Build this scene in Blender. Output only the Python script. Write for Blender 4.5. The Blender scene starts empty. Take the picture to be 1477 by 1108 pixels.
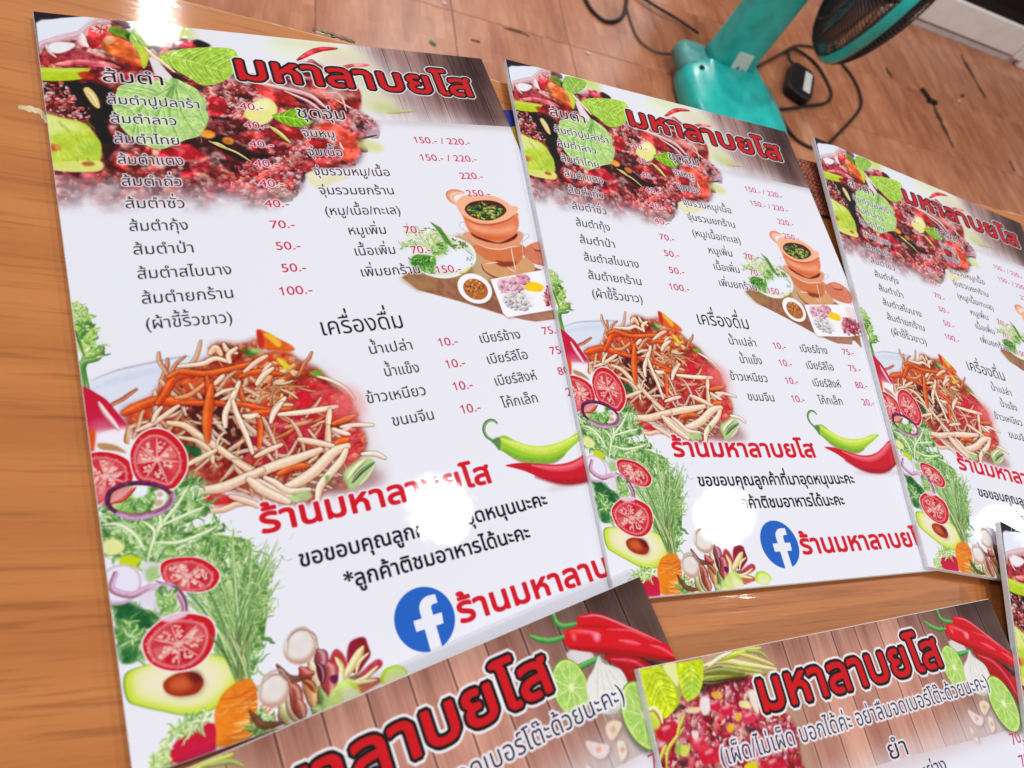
import bpy, bmesh, math, random
import numpy as np
from mathutils import Vector, Matrix
scene = bpy.context.scene
# ------------------------------------------------------------------ camera
cam_data = bpy.data.cameras.new('camera'); cam = bpy.data.objects.new('camera', cam_data); scene.collection.objects.link(cam); scene.camera = cam
FW = Vector((0.0, 0.5909164502535059, -0.8067327617122017)); RT = Vector((0.7600971066781111, 0.5242226138435873, 0.3839831240491714)); UPV = Vector((-0.6498095016384141, 0.6131952380398865, 0.44915388412618984))
CAMH = 0.3481119294327246
cam.matrix_world = Matrix(((RT.x, UPV.x, -FW.x, 0), (RT.y, UPV.y, -FW.y, 0), (RT.z, UPV.z, -FW.z, CAMH), (0, 0, 0, 1)))
cam_data.sensor_fit = 'HORIZONTAL'; cam_data.sensor_width = 36; cam_data.lens = 36 * 1016.8045 / 1477
cam_data.clip_start = .02; cam_data.clip_end = 50
cam_data.dof.use_dof = True; cam_data.dof.focus_distance = .50; cam_data.dof.aperture_fstop = 9.5
# ------------------------------------------------------------------ world and lamps (an indoor shop: no sky, no sun)
world = bpy.data.worlds.new('World'); scene.world = world; world.use_nodes = True
bgn = world.node_tree.nodes['Background']; bgn.inputs[0].default_value = (.93, .96, 1.0, 1); bgn.inputs[1].default_value = .17
def downlight_or_fill(x, y, watts, r=.072, z=2.1, col=(1.0, .985, .962)):
    l = bpy.data.lights.new('downlight_or_fill', 'AREA'); l.shape = 'DISK'; l.size = 2 * r; l.energy = watts; l.color = col
    o = bpy.data.objects.new('downlight_or_fill', l); o.location = (x, y, z); scene.collection.objects.link(o); return o
# round ceiling lamps; the first four are the downlights mirrored in the laminate and in the varnish
for x, y, wt in ((.101, 1.128, 20), (1.14, 1.995, 20), (2.675, 3.25, 22), (-2.30, 2.06, 20), (1.4, -.9, 22), (.3, -1.8, 22), (-1.9, -.7, 22), (-2.22, 4.20, 42), (-.90, 5.42, 42)): downlight_or_fill(x, y, wt)  # the others are unseen fill lamps, added; the last pair brightens the floor
scene.view_settings.view_transform = 'Standard'; scene.view_settings.look = 'None'; scene.view_settings.exposure = 0.0; scene.view_settings.gamma = 1.0
scene.cycles.max_bounces = 6; scene.cycles.sample_clamp_indirect = 6
# ------------------------------------------------------------------ painter for the printed sheets
# The sheets carry flat print only: it is drawn here in millimetres on the sheet, 5 pixels to the millimetre.
S = 5.0
rng = np.random.default_rng(7)
# homographies that measure points of the sheets as they lie in the photograph in sheet millimetres
HM = {
 'm1': [[0.34063298277180054, -0.04450249010918643, -15.28982401537265], [-0.06099595876183239, 0.5773972610506625, -6.336351433175009], [-0.0004490874132100256, 0.0005253078672501924, 1.0]],
 'm2': [[0.45465631888957175, -0.0921523285131713, -323.65564684951204], [-0.15386111909972386, 0.5926843028027817, 61.86552234323972], [-0.0004514916230705586, 0.0005142664774166321, 1.0]],
 'b1': [[0.30068402288781093, -0.03960022481655833, 58.312067825658495], [0.1443841845090615, 0.3398978824822977, -415.63719284721], [-0.0004312973553831575, 0.0005021214345411517, 1.0]],
 'b2': [[0.4329722469789008, -0.10240221885237594, -300.00176857656857], [0.06674873636696296, 0.33432078021581446, -383.9162981589324], [-0.0004589986057362125, 0.0004953229617952103, 1.0]]}
def MM(h, ox, oy, f):
    H = np.array(HM[h])
    def g(*a):
        p = np.array(a, float).reshape(-1, 2) / f + (ox, oy)
        q = np.c_[p, np.ones(len(p))] @ H.T
        return q[:, :2] / q[:, 2:]
    return g
W1 = MM('m1', 50, 20, 5.275); W2 = MM('m1', 300, 80, 5.275); W3 = MM('m1', 140, 460, 5.275); W4 = MM('m1', 340, 520, 5.275)
W5 = MM('m1', 600, 260, 7.385); W6 = MM('m2', 1120, 320, 6.154); W7 = MM('m1', 150, 680, 5.275); W8 = MM('m2', 820, 640, 4.923)
Z00 = MM('m1', 0, 0, 3.6925); Z10 = MM('m1', 380, 0, 3.6925); Z01 = MM('m1', 0, 280, 3.6925); Z02 = MM('m1', 0, 560, 3.6925); Y2 = MM('m2', 1077, 560, 3.6925)
K1 = MM('b1', 740, 808, 3.6925); K0 = MM('b1', 380, 808, 3.6925); K2 = MM('b2', 740, 808, 3.6925); K3 = MM('b2', 1077, 808, 3.6925)

def blur(m, s):
    if s < .3: return m
    r = int(np.ceil(s * 2.5)); k = np.exp(-.5 * (np.arange(-r, r + 1) / s) ** 2); k /= k.sum()
    for ax in (0, 1):
        pad = [(0, 0)] * m.ndim; pad[ax] = (r, r)
        q = np.pad(m, pad, mode='edge'); n = m.shape[ax]; o = np.zeros_like(m)
        for i, kv in enumerate(k): o += kv * (q[i:i + n] if ax == 0 else q[:, i:i + n])
        m = o
    return m
def vnoise(h, w, cell, seed, ang=0., stretch=1.):
    r = np.random.default_rng(abs(int(seed))); yy, xx = np.mgrid[0:h, 0:w].astype(np.float32)
    c, s = math.cos(ang), math.sin(ang); u = (xx * c + yy * s) / (cell * stretch); v = (-xx * s + yy * c) / cell
    u -= u.min(); v -= v.min(); g = r.random((int(v.max()) + 3, int(u.max()) + 3)).astype(np.float32)
    i, j = v.astype(int), u.astype(int); a, b = v - i, u - j; a = a * a * (3 - 2 * a); b = b * b * (3 - 2 * b)
    return (g[i, j] * (1 - b) + g[i, j + 1] * b) * (1 - a) + (g[i + 1, j] * (1 - b) + g[i + 1, j + 1] * b) * a
def fbm(h, w, cell, seed, o=4, **k):
    t = 0; n = 0
    for q in range(o): a = .6 ** q; t = t + a * vnoise(h, w, max(cell / 2 ** q, 1.2), seed + q * 17, **k); n += a
    return t / n
def cr(p, n=8, closed=False):
    p = np.asarray(p, float)
    if len(p) < 3: return np.array([p[0] + (p[-1] - p[0]) * t for t in np.linspace(0, 1, n)])
    q = np.vstack([p[-1], p, p[:2]]) if closed else np.vstack([2 * p[0] - p[1], p, 2 * p[-1] - p[-2]])
    out = []; t = np.linspace(0, 1, n, endpoint=False)[:, None]
    for i in range(len(q) - 3):
        a, b, c, d = q[i:i + 4]
        out.append(.5 * (2 * b + (c - a) * t + (2 * a - 5 * b + 4 * c - d) * t ** 2 + (3 * b - a - 3 * c + d) * t ** 3))
    if not closed: out.append(p[-1:])
    return np.vstack(out)
def coverage(loops, H, W, pad=0, ss=4):
    P = np.vstack(loops); x0, y0 = np.floor(P.min(0)).astype(int) - 1 - pad; x1, y1 = np.ceil(P.max(0)).astype(int) + 2 + pad
    x0, y0, x1, y1 = max(x0, 0), max(y0, 0), min(x1, W), min(y1, H)
    if x1 <= x0 or y1 <= y0: return None
    A = np.vstack([np.asarray(l) for l in loops]); B = np.vstack([np.roll(np.asarray(l), -1, 0) for l in loops])
    k = A[:, 1] != B[:, 1]; A, B = A[k], B[k]; h, w = y1 - y0, x1 - x0
    ys = (np.arange(h * ss) + .5) / ss + y0; out = np.zeros((h * ss, w), np.float32); px = np.arange(w) + x0
    lo = np.minimum(A[:, 1], B[:, 1]); hi = np.maximum(A[:, 1], B[:, 1]); sg = np.sign(B[:, 1] - A[:, 1])
    for r, y in enumerate(ys):
        e = np.nonzero((lo <= y) & (y < hi))[0]
        if len(e) == 0: continue
        xc = A[e, 0] + (y - A[e, 1]) * (B[e, 0] - A[e, 0]) / (B[e, 1] - A[e, 1])
        out[r] = (np.clip(px[None] + 1 - xc[:, None], 0, 1) * sg[e, None]).sum(0)
    return np.clip(np.abs(out), 0, 1).reshape(h, ss, w).mean(1), y0, x0
class Sheet:
    def __init__(s, w, h, col):
        s.W, s.H = int(w * S), int(h * S); s.a = np.empty((s.H, s.W, 3), np.float32); s.a[:] = col
    def put(s, m, y0, x0, col, a=1.):
        h, w = m.shape; v = s.a[y0:y0 + h, x0:x0 + w]; m = (m * a)[..., None]; v += (np.asarray(col, np.float32) - v) * m
    def poly(s, p, col, a=1., soft=0., smooth=True, n=6, mot=0, seed=0):
        q = (cr(p, n, True) if smooth else np.asarray(p)) * S
        c = coverage([q], s.H, s.W, int(soft * S * 3), 2 if soft else 4)
        if c is None: return
        m, y0, x0 = c; m = blur(m, soft * S); col = np.asarray(col, np.float32)
        if mot: col = col + (fbm(*m.shape, 14, seed + int(p[0][0] * 10))[..., None] - .5) * mot * 2
        s.put(m, y0, x0, col, a); return m, y0, x0
    def ell(s, c, rx, ry, ang, col, a=1., soft=0., mot=0):
        t = np.linspace(0, 2 * math.pi, 36, endpoint=False); co, si = math.cos(ang), math.sin(ang)
        x, y = rx * np.cos(t), ry * np.sin(t)
        return s.poly(np.c_[c[0] + x * co - y * si, c[1] + x * si + y * co], col, a, soft, False, mot=mot)
    def strand(s, p, w, col, hi=(255, 245, 225), sh=(120, 60, 40), a=1., taper=.35, edge=.45, hl=.45, side=-.35, soft=.9, mot=10, shadow=0.):
        """a rod of food: thickness w mm at its middle, lit along one side"""
        q = cr(p, 7) * S; w = w * S; A, B = q[:-1], q[1:]; pad = w + 4 + shadow * S * 2
        x0, y0 = np.floor(q.min(0) - pad).astype(int); x1, y1 = np.ceil(q.max(0) + pad).astype(int)
        x0, y0, x1, y1 = max(x0, 0), max(y0, 0), min(x1, s.W), min(y1, s.H)
        if x1 <= x0 or y1 <= y0: return
        yy, xx = np.mgrid[y0:y1, x0:x1].astype(np.float32); best = np.full(yy.shape, 1e9, np.float32); tt = np.zeros_like(best); sd = np.zeros_like(best)
        n = len(A)
        for i in range(n):
            d = B[i] - A[i]; L = float(d @ d) + 1e-6; t = np.clip(((xx - A[i, 0]) * d[0] + (yy - A[i, 1]) * d[1]) / L, 0, 1)
            ex, ey = xx - A[i, 0] - t * d[0], yy - A[i, 1] - t * d[1]; D = np.sqrt(ex * ex + ey * ey)
            k = D < best; best[k] = D[k]; tt[k] = ((i + t) / n)[k]; sd[k] = (np.sign(d[0] * ey - d[1] * ex) * D)[k]
        ww = w * .5 * (1 - (1 - taper) * np.abs(2 * tt - 1) ** 2.5)
        if shadow:
            m = np.clip((ww + shadow * S - best) / (shadow * S), 0, 1) * .45; s.put(m, y0, x0, (45, 20, 15))
        m = np.clip((ww - best) / soft + .5, 0, 1); r = np.clip(sd / (ww + .01), -1, 1)
        c = np.asarray(col, np.float32) + (vnoise(*m.shape, 5, int(x0 + 7 * y0) % 9999)[..., None] - .5) * mot * 2
        c = c + (np.asarray(sh, np.float32) - c) * (np.clip(r - side, 0, 2)[..., None] ** 2 * edge)
        c = c + (np.asarray(hi, np.float32) - c) * (np.exp(-((r - side) / .3) ** 2)[..., None] * hl)
        s.put(m, y0, x0, c, a)
    def crumbs(s, area, n, r0, r1, pal, seed=0, a=.9, asp=.55, lit=.5, dark=.5):
        """n small lit lumps strewn in a polygon"""
        g = np.random.default_rng(seed); c = coverage([cr(area, 5, True) * S], s.H, s.W, 0, 1); m, y0, x0 = c
        ys, xs = np.nonzero(m > .5); k = g.integers(0, len(ys), n); pal = np.asarray(pal, np.float32)
        for i in k:
            cx, cy = x0 + xs[i], y0 + ys[i]; r = g.uniform(r0, r1) * S; ry = r * g.uniform(asp, 1); an = g.uniform(0, 3.14)
            R = int(r + 3); X0, Y0 = max(cx - R, 0), max(cy - R, 0); X1, Y1 = min(cx + R + 1, s.W), min(cy + R + 1, s.H)
            yy, xx = np.mgrid[Y0:Y1, X0:X1].astype(np.float32); dx, dy = xx - cx, yy - cy; co, si = math.cos(an), math.sin(an)
            u, v = (dx * co + dy * si) / r, (-dx * si + dy * co) / ry; d = np.sqrt(u * u + v * v); th = np.arctan2(v, u); f1, f2 = g.uniform(0, 6.28, 2); d *= 1 + .2 * np.sin(2 * th + f1) + .09 * np.sin(4 * th + f2)
            mk = np.clip((1.05 - d) * r * .8, 0, 1); col = pal[g.integers(len(pal))] + g.uniform(-12, 12, 3)
            l = np.clip(-(dx * .5 + dy * .85) / r, -1, 1)[..., None]
            cc = np.where(l > 0, col + (255 - col) * l * lit * .55, col * (1 + l * dark))
            s.put(mk, Y0, X0, cc, a)
    def melt(s, area, r, grain=0, seed=0):
        c, y0, x0 = coverage([cr(area, 5, True) * S], s.H, s.W, 0, 1); v = s.a[y0:y0 + c.shape[0], x0:x0 + c.shape[1]]; b = blur(v, r * S)
        if grain: b = b * (1 + (fbm(*c.shape, 26, seed, 5)[..., None] - .5) * grain * np.clip((210 - b.mean(2, keepdims=True)) / 60, 0, 1))
        v += (b - v) * c[..., None]
# ------------------------------------------------------------------ lettering
_gl = {}
def glyph(ch):
    if ch in _gl: return _gl[ch]
    if ch == '1':
        _gl[ch] = ([np.array([(.20, 0), (.285, 0), (.285, .69), (.225, .69), (.19, .61), (.06, .55), (.06, .475), (.20, .53)])], .46); return _gl[ch]
    def loops(t):
        c = bpy.data.curves.new('glyph', 'FONT'); c.body = t; c.size = 1; o = bpy.data.objects.new('glyph', c)
        bpy.context.scene.collection.objects.link(o); dg = bpy.context.evaluated_depsgraph_get()
        k = o.evaluated_get(dg).to_curve(dg); out = []
        for sp in k.splines:
            bp = sp.bezier_points; pts = []
            for i in range(len(bp)):
                a, b = bp[i], bp[(i + 1) % len(bp)]; P0, P1, P2, P3 = [np.array(v[:2]) for v in (a.co, a.handle_right, b.handle_left, b.co)]
                ln = np.linalg.norm(P3 - P0); straight = np.linalg.norm(P1 - P0 - (P3 - P0) / 3) + np.linalg.norm(P2 - P3 + (P3 - P0) / 3) < .02 * ln
                for t_ in (np.linspace(0, 1, 1 if straight else 6, endpoint=False)):
                    pts.append((1 - t_) ** 3 * P0 + 3 * (1 - t_) ** 2 * t_ * P1 + 3 * (1 - t_) * t_ ** 2 * P2 + t_ ** 3 * P3)
            if len(pts) > 2: out.append(np.array(pts))
        bpy.data.objects.remove(o); bpy.data.curves.remove(c); return out
    bar = loops('l'); bx = max(p[:, 0].max() for p in bar)
    g = loops(ch) if ch != ' ' else []; both = loops(ch + 'l'); adv = max(p[:, 0].max() for p in both) - bx
    if g and ch in UP + TONE + LOW + '\u0e4d': adv = 0.
    _gl[ch] = (g, adv); return _gl[ch]
UP = '\u0e31\u0e34\u0e35\u0e36\u0e37\u0e47'; TONE = '\u0e48\u0e49\u0e4a\u0e4b\u0e4c'; LOW = '\u0e38\u0e39'
def layout(txt):
    out = []; x = 0.; up = False; tall = False
    for i, ch in enumerate(txt):
        g, adv = glyph(ch); dx = dy = 0.
        if ch in TONE:
            nxt = txt[i + 1] if i + 1 < len(txt) else ''
            if up or nxt == '\u0e33' : dy = .205 if up else .19; dx = -.0
            if tall: dx -= .16
        elif ch in UP:
            if tall: dx -= .12
        for l in g: out.append(l + (x + dx, dy))
        x += adv
        if ch in UP: up = True
        elif ch not in TONE + LOW: up = False; tall = ch in 'ปฝฟ'
    return out, x
def text(sh, txt, u, v, size=None, width=None, right=None, col=(35, 30, 38), halo=None, hw=.9, bold=0., xs=1., a=1., sf=.22):
    """size = em in mm; width fits the line to that many mm; right = right aligned there"""
    L, w = layout(txt); x = np.vstack(L)[:, 0]; x0, x1 = x.min(), x.max()
    if width: xs = width / ((x1 - x0) * size)
    ww = (x1 - x0) * size * xs
    if right is not None: u = right - ww
    P = [np.c_[(l[:, 0] - x0) * size * xs + u, v - l[:, 1] * size] * S for l in L]
    c = coverage(P, sh.H, sh.W, int((hw + bold + 1.5) * S)); m, y0, x0_ = c
    if bold: m = dil(m, bold * S)
    if halo is not None:
        hm = blur(dil(m, hw * S * .8), hw * S * sf); sh.put(hm, y0, x0_, halo, .92)
    sh.put(m, y0, x0_, col, a); return m, y0, x0_
def dil(m, r, sq=False):
    o = m.copy(); R = int(np.ceil(r)); h, w = m.shape; q = np.pad(m, R)
    for dy in range(-R, R + 1):
        for dx in range(-R, R + 1):
            d = max(abs(dx), abs(dy), .8 * (abs(dx) + abs(dy)) if sq else 0) if sq else math.hypot(dx, dy)
            if d <= r + .5 and (d > r - 1.5 or d < 1.5): np.maximum(o, q[R + dy:R + dy + h, R + dx:R + dx + w] * min(1, r + .5 - d), out=o)
    return o
def title(sh, txt, u, v, width, size, bold, black, white, slant=0.):
    L, w = layout(txt); x = np.vstack(L)[:, 0]; x0, x1 = x.min(), x.max(); xs = (width - 2 * (bold + black + white)) / ((x1 - x0) * size)
    P = [np.c_[(l[:, 0] - x0) * size * xs + u + bold + black + white + l[:, 1] * slant * size, v - l[:, 1] * size] * S for l in L]
    m, y0, x_ = coverage(P, sh.H, sh.W, int((bold + black + white + 1) * S)); m = dil(m, bold * S, True)
    b = dil(m, black * S, True); wt = dil(b, white * S, True); sh.put(wt, y0, x_, (232, 230, 236)); sh.put(b, y0, x_, (30, 16, 18))
    # a crimson face with a darker bevel towards the black rim
    e = blur(m, 1.6); sh.put(m, y0, x_, (198, 14, 46)); sh.put(np.clip((.93 - e) * 4, 0, 1) * m, y0, x_, (150, 26, 40), .55)
# ------------------------------------------------------------------ print of the papaya salad menu
V1 = MM('m1', 90, 430, 7.385); V2 = MM('m1', 120, 580, 7.385); V4 = MM('m2', 1150, 580, 9.231); V5 = MM('m2', 860, 740, 7.385)
V6 = MM('m1', 560, 840, 9.236); V7 = MM('m1', 380, 880, 6.154); V8 = MM('m1', 570, 280, 6.154)
WHITE = (226, 226, 236)
MEAT = [(152, 30, 46), (174, 30, 48), (118, 22, 36), (196, 92, 106), (208, 140, 148), (86, 20, 28), (214, 170, 174), (164, 52, 66), (54, 16, 20), (226, 196, 200), (196, 46, 54)]
def leaf(sh, p, base, vein, dark, axis, nv=7, seed=1, mot=16):
    keep = sh.a.copy(); r = sh.poly(p, base, 1, .12, mot=mot, seed=seed); a, b = np.array(axis[0]), np.array(axis[-1]); ax = cr(axis, 6); L = np.linalg.norm(b - a)
    c, y0, x0 = r
    for i in range(1, nv + 1):
        q = ax[int(len(ax) * i / (nv + 1.5))]; d = (b - a) / L; n = np.array([-d[1], d[0]])
        for sg in (-1, 1):
            e = q + (d * .55 + n * sg * .8) * L * .55; m_ = q + (d * .2 + n * sg * .5) * L * .3
            sh.strand([q + d * .8, m_ + d * 1.1, e + d], .9, dark, a=.5, hl=0, edge=0, mot=0, soft=2)
            sh.strand([q, m_, e], .45, vein, a=.85, hl=0, edge=0, mot=0)
    sh.strand(axis, .7, vein, a=.9, hl=0, edge=0, mot=0)
    hq, wq = c.shape; cz = fbm(hq, wq, 11, seed + 5, 3)[..., None]; rg = np.abs(vnoise(hq, wq, 7, seed + 9) - .5)[..., None]; vv_ = sh.a[y0:y0 + hq, x0:x0 + wq]; vv_ *= (.86 + .28 * cz); vv_ += (np.array(dark, np.float32) - vv_) * np.clip(1 - rg / .06, 0, 1) * .28; vv_ += 14 * np.clip((cz - .6) / .2, 0, 1)
    v = sh.a[y0:y0 + c.shape[0], x0:x0 + c.shape[1]].copy(); sh.a[:] = keep; tmp = sh.a[y0:y0 + c.shape[0], x0:x0 + c.shape[1]]; tmp += (v - tmp) * c[..., None]
def tomato(sh, p, seed=0, rim=(196, 24, 44), rot=0.):
    g = np.random.default_rng(seed); q = cr(p, 8, True); c = q.mean(0); sh.poly(q + 0, (232, 228, 234), 1, .1, False)
    s = lambda k: c + (q - c) * k
    sh.poly(s(.955), rim, 1, .1, False); off = np.array([-.6, .5]); sh.poly(s(.80) + off, (222, 150, 150), 1, .3, False, mot=10); sh.poly(s(.74) + off, (196, 60, 70), 1, .4, False, mot=14)
    e = s(.7) + off; N = len(e)
    for k in range(7):
        i = int(N * (k + g.uniform(-.2, .2)) / 7) % N; j = (i + int(N * .105)) % N
        a, b = e[i], e[j]; cc = c + off
        sh.poly([cc + (a - cc) * .25, a * .92 + cc * .08, (a + b) / 2, b * .92 + cc * .08, cc + (b - cc) * .25], [(200, 40, 56), (214, 110, 110), (206, 74, 80), (180, 30, 48)][k % 4], 1, .25, mot=26)
        for z in range(9):
            t = g.uniform(.3, .92); w = g.uniform(.15, .85); m = a * w + b * (1 - w); sh.ell(cc + (m - cc) * t, g.uniform(.5, .95), .45, g.uniform(0, 3), (228, 200, 186), .9, .1)
        sh.strand([cc, cc + (a - cc) * .5, a], g.uniform(.5, 1.2), (226, 166, 166), hl=.2, edge=.1, a=.8)
    sh.ell(c + off, 1.9, 1.4, rot, (224, 190, 184), .8, .4, mot=20)
    for k in range(16):
        i = g.integers(N); t = g.uniform(.78, .86); sh.ell(c + (e[i] - c) / .7 * t, .5, .3, 0, (236, 200, 200), .6, .2)
def wander(g, p, d, L, bend, n=4):
    out = [np.array(p, float)]; 
    for i in range(n): d += g.uniform(-bend, bend); out.append(out[-1] + L / n * np.array([math.cos(d), math.sin(d)]))
    return out
def lettuce(sh, area, n, seed, pal=((150, 190, 110), (196, 218, 160), (110, 160, 80), (70, 120, 60), (216, 230, 190)), L=(3, 9), base=(120, 165, 85), root=None, w=(.5, 1.7)):
    g = np.random.default_rng(seed); q = cr(area, 5, True); sh.poly(q, base, 1, .3, False, mot=46, seed=seed)
    lo, hi = q.min(0), q.max(0); m, y0, x0 = coverage([q * S], sh.H, sh.W, 0, 1)
    k = 0
    while k < n:
        p = g.uniform(lo, hi); iy, ix = int(p[1] * S) - y0, int(p[0] * S) - x0
        if not (0 <= iy < m.shape[0] and 0 <= ix < m.shape[1]) or m[iy, ix] < .5: k += .3; continue
        k += 1; d = g.uniform(0, 6.28) if root is None else math.atan2(*(p - root)[::-1]) + g.uniform(-.7, .7)
        c = pal[g.integers(len(pal))]; s = wander(g, p, d, g.uniform(*L), .8, 5)
        if c[1] < 130: sh.strand(s, g.uniform(*w) * 1.2, c, hl=0, edge=.2, a=.8, soft=1.6)
        else: sh.strand(s, g.uniform(*w), c, sh=(70, 110, 50), hi=(236, 244, 220), hl=.4, edge=.5, a=.9, soft=1.2)
def depth(sh, area, cell, amt, seed, dark=(60, 104, 50)):
    c, y0, x0 = coverage([cr(area, 5, True) * S], sh.H, sh.W, 0, 1); f = fbm(*c.shape, cell, seed, 3); v = sh.a[y0:y0 + c.shape[0], x0:x0 + c.shape[1]]; k = (np.clip((.48 - f) / .14, 0, 1) * amt * c)[..., None]; v += (np.array(dark, np.float32) - v) * k; k = (np.clip((f - .56) / .14, 0, 1) * .35 * c)[..., None]; v += (np.array((232, 240, 214), np.float32) - v) * k
def art_a():
    sh = Sheet(297, 420, WHITE); A = sh.a; H, W = sh.H, sh.W; g = np.random.default_rng(3)
    uu = (np.arange(W) + .5)[None, :] / S; vv = (np.arange(H) + .5)[:, None] / S
    sm = lambda x, a, b: np.clip((x - a) / (b - a), 0, 1) ** 2 * (3 - 2 * np.clip((x - a) / (b - a), 0, 1))
    # --- wood header at the right, fading to white towards the middle
    hh = int(82 * S); w = W; n1 = fbm(hh, w, 60, 5, 5, ang=1.5708, stretch=7); n2 = vnoise(hh, w, 3, 9, ang=1.5708, stretch=40)
    wood = np.array([134, 100, 96], np.float32) + (n1[..., None] - .5) * [110, 96, 92] + (n2[..., None] - .5) * [34, 30, 30]
    U = uu + 0 * vv[:hh]; V = vv[:hh] + 0 * uu
    pid = np.floor((U - 4) / 17.5); wood *= (.93 + .14 * ((pid * 7.3) % 1))[..., None]
    ed = np.abs((U - 4) / 17.5 - np.round((U - 4) / 17.5)) * 17.5; wood *= (1 - .55 * np.exp(-(ed / .35) ** 2))[..., None]; wood += (14 * np.exp(-((ed - .8) / .4) ** 2))[..., None]
    wood *= (1.13 - .62 * sm(U, 205, 297) * (.55 + .45 * sm(-V, -75, -10)))[..., None]
    al = sm(U, 172, 222) * (1 - .30 * (1 - sm(U, 200, 250))); fog = fbm(hh, w, 130, 21, 3); al = np.clip(al + (fog - .5) * .5 * (al > .01) * (al < .99), 0, 1) * (V < 71)
    al *= 1 - .5 * sm(V, 48, 71) * (1 - sm(U, 235, 290)) - .16 * sm(V, 60, 71)
    A[:hh] += (wood - A[:hh]) * al[..., None]
    band = np.exp(-((V - 71) / 5.) ** 2) * (V >= 71) * sm(U, 150, 230); A[:hh] += (np.array([196, 184, 192]) - A[:hh]) * (band * .75)[..., None]
    # soft out of focus greens on top
    for c, rx, ry, col in (((168, 8), 34, 7, (214, 220, 170)), ((186, 52), 26, 11, (214, 214, 178)), ((200, 60), 10, 2.6, (176, 196, 90)), ((150, 14), 22, 7, (226, 230, 208)), ((186, 20), 22, 9, (222, 206, 186)), ((78, 5), 9, 6, (196, 206, 90)), ((196, 32), 18, 9, (206, 200, 170))):
        sh.ell(c, rx, ry, .1, col, .8, 3.2)
    # --- plate of minced beef
    sh.poly([(0, 0), (28, -.6), (14, 3.4), (2.5, 8.5), (.8, 24), (0, 26)], (44, 36, 48), 1, .25, False)
    sh.poly([(.5, 10), (4, 6.5), (24, 2), (60, 1), (30, 18), (0, 30)], (222, 226, 238), 1, .5, False)
    meat = W1(0, 330, 120, 250, 350, 170, 480, 60, 640, 70, 800, 250, 1000, 230, 1180, 210, 1300, 300).tolist() + W2(420, 190, 760, 60, 1080, 220, 1150, 430, 1290, 540, 1180, 620, 1170, 740, 1090, 840, 860, 860, 720, 900, 700, 1010, 560, 1090).tolist() + [(105, 148), (60, 152), (20, 156), (-4, 150), (-6, 60)]
    sh.poly(meat, (92, 30, 44), 1, 2.2, mot=60, seed=4)
    sh.crumbs(meat, 900, 1.5, 6.5, MEAT, 5, .6, lit=.35, dark=.4, asp=.3); sh.melt(meat, .5, .9, 3)
    sh.crumbs(meat, 1500, .5, 2.4, MEAT + [(232, 206, 208), (222, 180, 180), (80, 20, 30)], 6, .5, lit=.6, dark=.5, asp=.35); sh.melt(meat, .3, 1.3, 9)
    sh.crumbs(meat, 420, .25, .75, [(236, 214, 216), (226, 190, 190), (240, 226, 226)], 7, .7, asp=.3)
    # black deeps
    for q, a in ((W1(230, 520, 560, 560, 600, 720, 560, 860, 620, 1000, 540, 1108, 480, 960, 420, 850, 330, 760, 250, 640), .93), (W1(450, 320, 620, 370, 760, 420, 640, 420, 500, 370), .85), (W1(60, 500, 300, 520, 330, 600, 200, 640, 70, 620), .8), (W1(1230, 195, 1340, 240, 1280, 262, 1200, 250), .95),
                 (W1(1150, 950, 1290, 930, 1477, 930, 1477, 1050, 1330, 1010, 1160, 1040), .8), (W2(0, 620, 130, 610, 330, 730, 520, 760, 480, 830, 300, 820, 120, 740), .85), (W2(90, 790, 260, 830, 230, 900, 140, 870), .8), (W2(730, 860, 800, 830, 760, 900, 720, 970, 700, 930), .7), (W2(550, 310, 640, 350, 720, 400, 640, 420, 560, 400), .5), (W1(1040, 440, 1180, 510, 1110, 520, 1050, 490), .9), (W2(50, 440, 190, 480, 120, 500, 30, 480), .8)):
        sh.poly(q, (36, 16, 20), a, .6, mot=8)
    sh.crumbs(W1(30, 520, 240, 540, 330, 700, 420, 720, 380, 830, 180, 790, 70, 660), 150, .5, 1.7, MEAT[3:] + [(190, 120, 130)], 8, .85)
    sh.crumbs(W2(0, 200, 350, 230, 420, 380, 250, 480, 0, 420), 240, .4, 1.8, [(206, 132, 146), (196, 90, 110), (226, 190, 196), (150, 40, 60)], 9, .8)
    sh.crumbs(W2(250, 820, 520, 780, 760, 620, 780, 760, 680, 980, 420, 1060, 180, 1000), 420, .4, 2.0, [(206, 132, 146), (196, 90, 110), (226, 190, 196), (150, 40, 60), (190, 60, 80)], 10, .8)
    # reds and cut meat
    for q, c in ((W2(20, 320, 110, 330, 150, 400, 90, 460, 10, 440), (170, 24, 44)), (W2(370, 200, 560, 260, 700, 380, 560, 360, 400, 300), (196, 50, 60)), (W2(820, 180, 930, 300, 860, 330, 760, 250), (166, 34, 50)), (W2(1030, 250, 1150, 260, 1160, 400, 1080, 380), (150, 44, 50)), (W2(480, 500, 700, 570, 720, 640, 600, 620), (168, 36, 50)), (W2(820, 540, 960, 520, 1120, 620, 1160, 730, 1060, 820, 1000, 740, 960, 640), (208, 70, 66)),
                 (W2(780, 640, 900, 650, 950, 700, 800, 690), (170, 24, 40)), (W1(1340, 640, 1450, 660, 1440, 750, 1350, 760), (170, 26, 48)), (W1(960, 1040, 1150, 990, 1290, 1080, 1240, 1108, 980, 1108), (176, 36, 60)), (W2(700, 880, 860, 860, 900, 800, 760, 800), (160, 46, 62)), (W1(1040, 200, 1180, 215, 1240, 260, 1130, 275), (176, 40, 80))):
        sh.poly(q, c, .92, .5, mot=26); lo, hi = q.min(0), q.max(0); sh.ell((lo + (hi - lo) * (.4, .32)), (hi - lo)[0] * .2, (hi - lo)[1] * .1, .4, (232, 150, 160), .6, .8)
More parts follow.
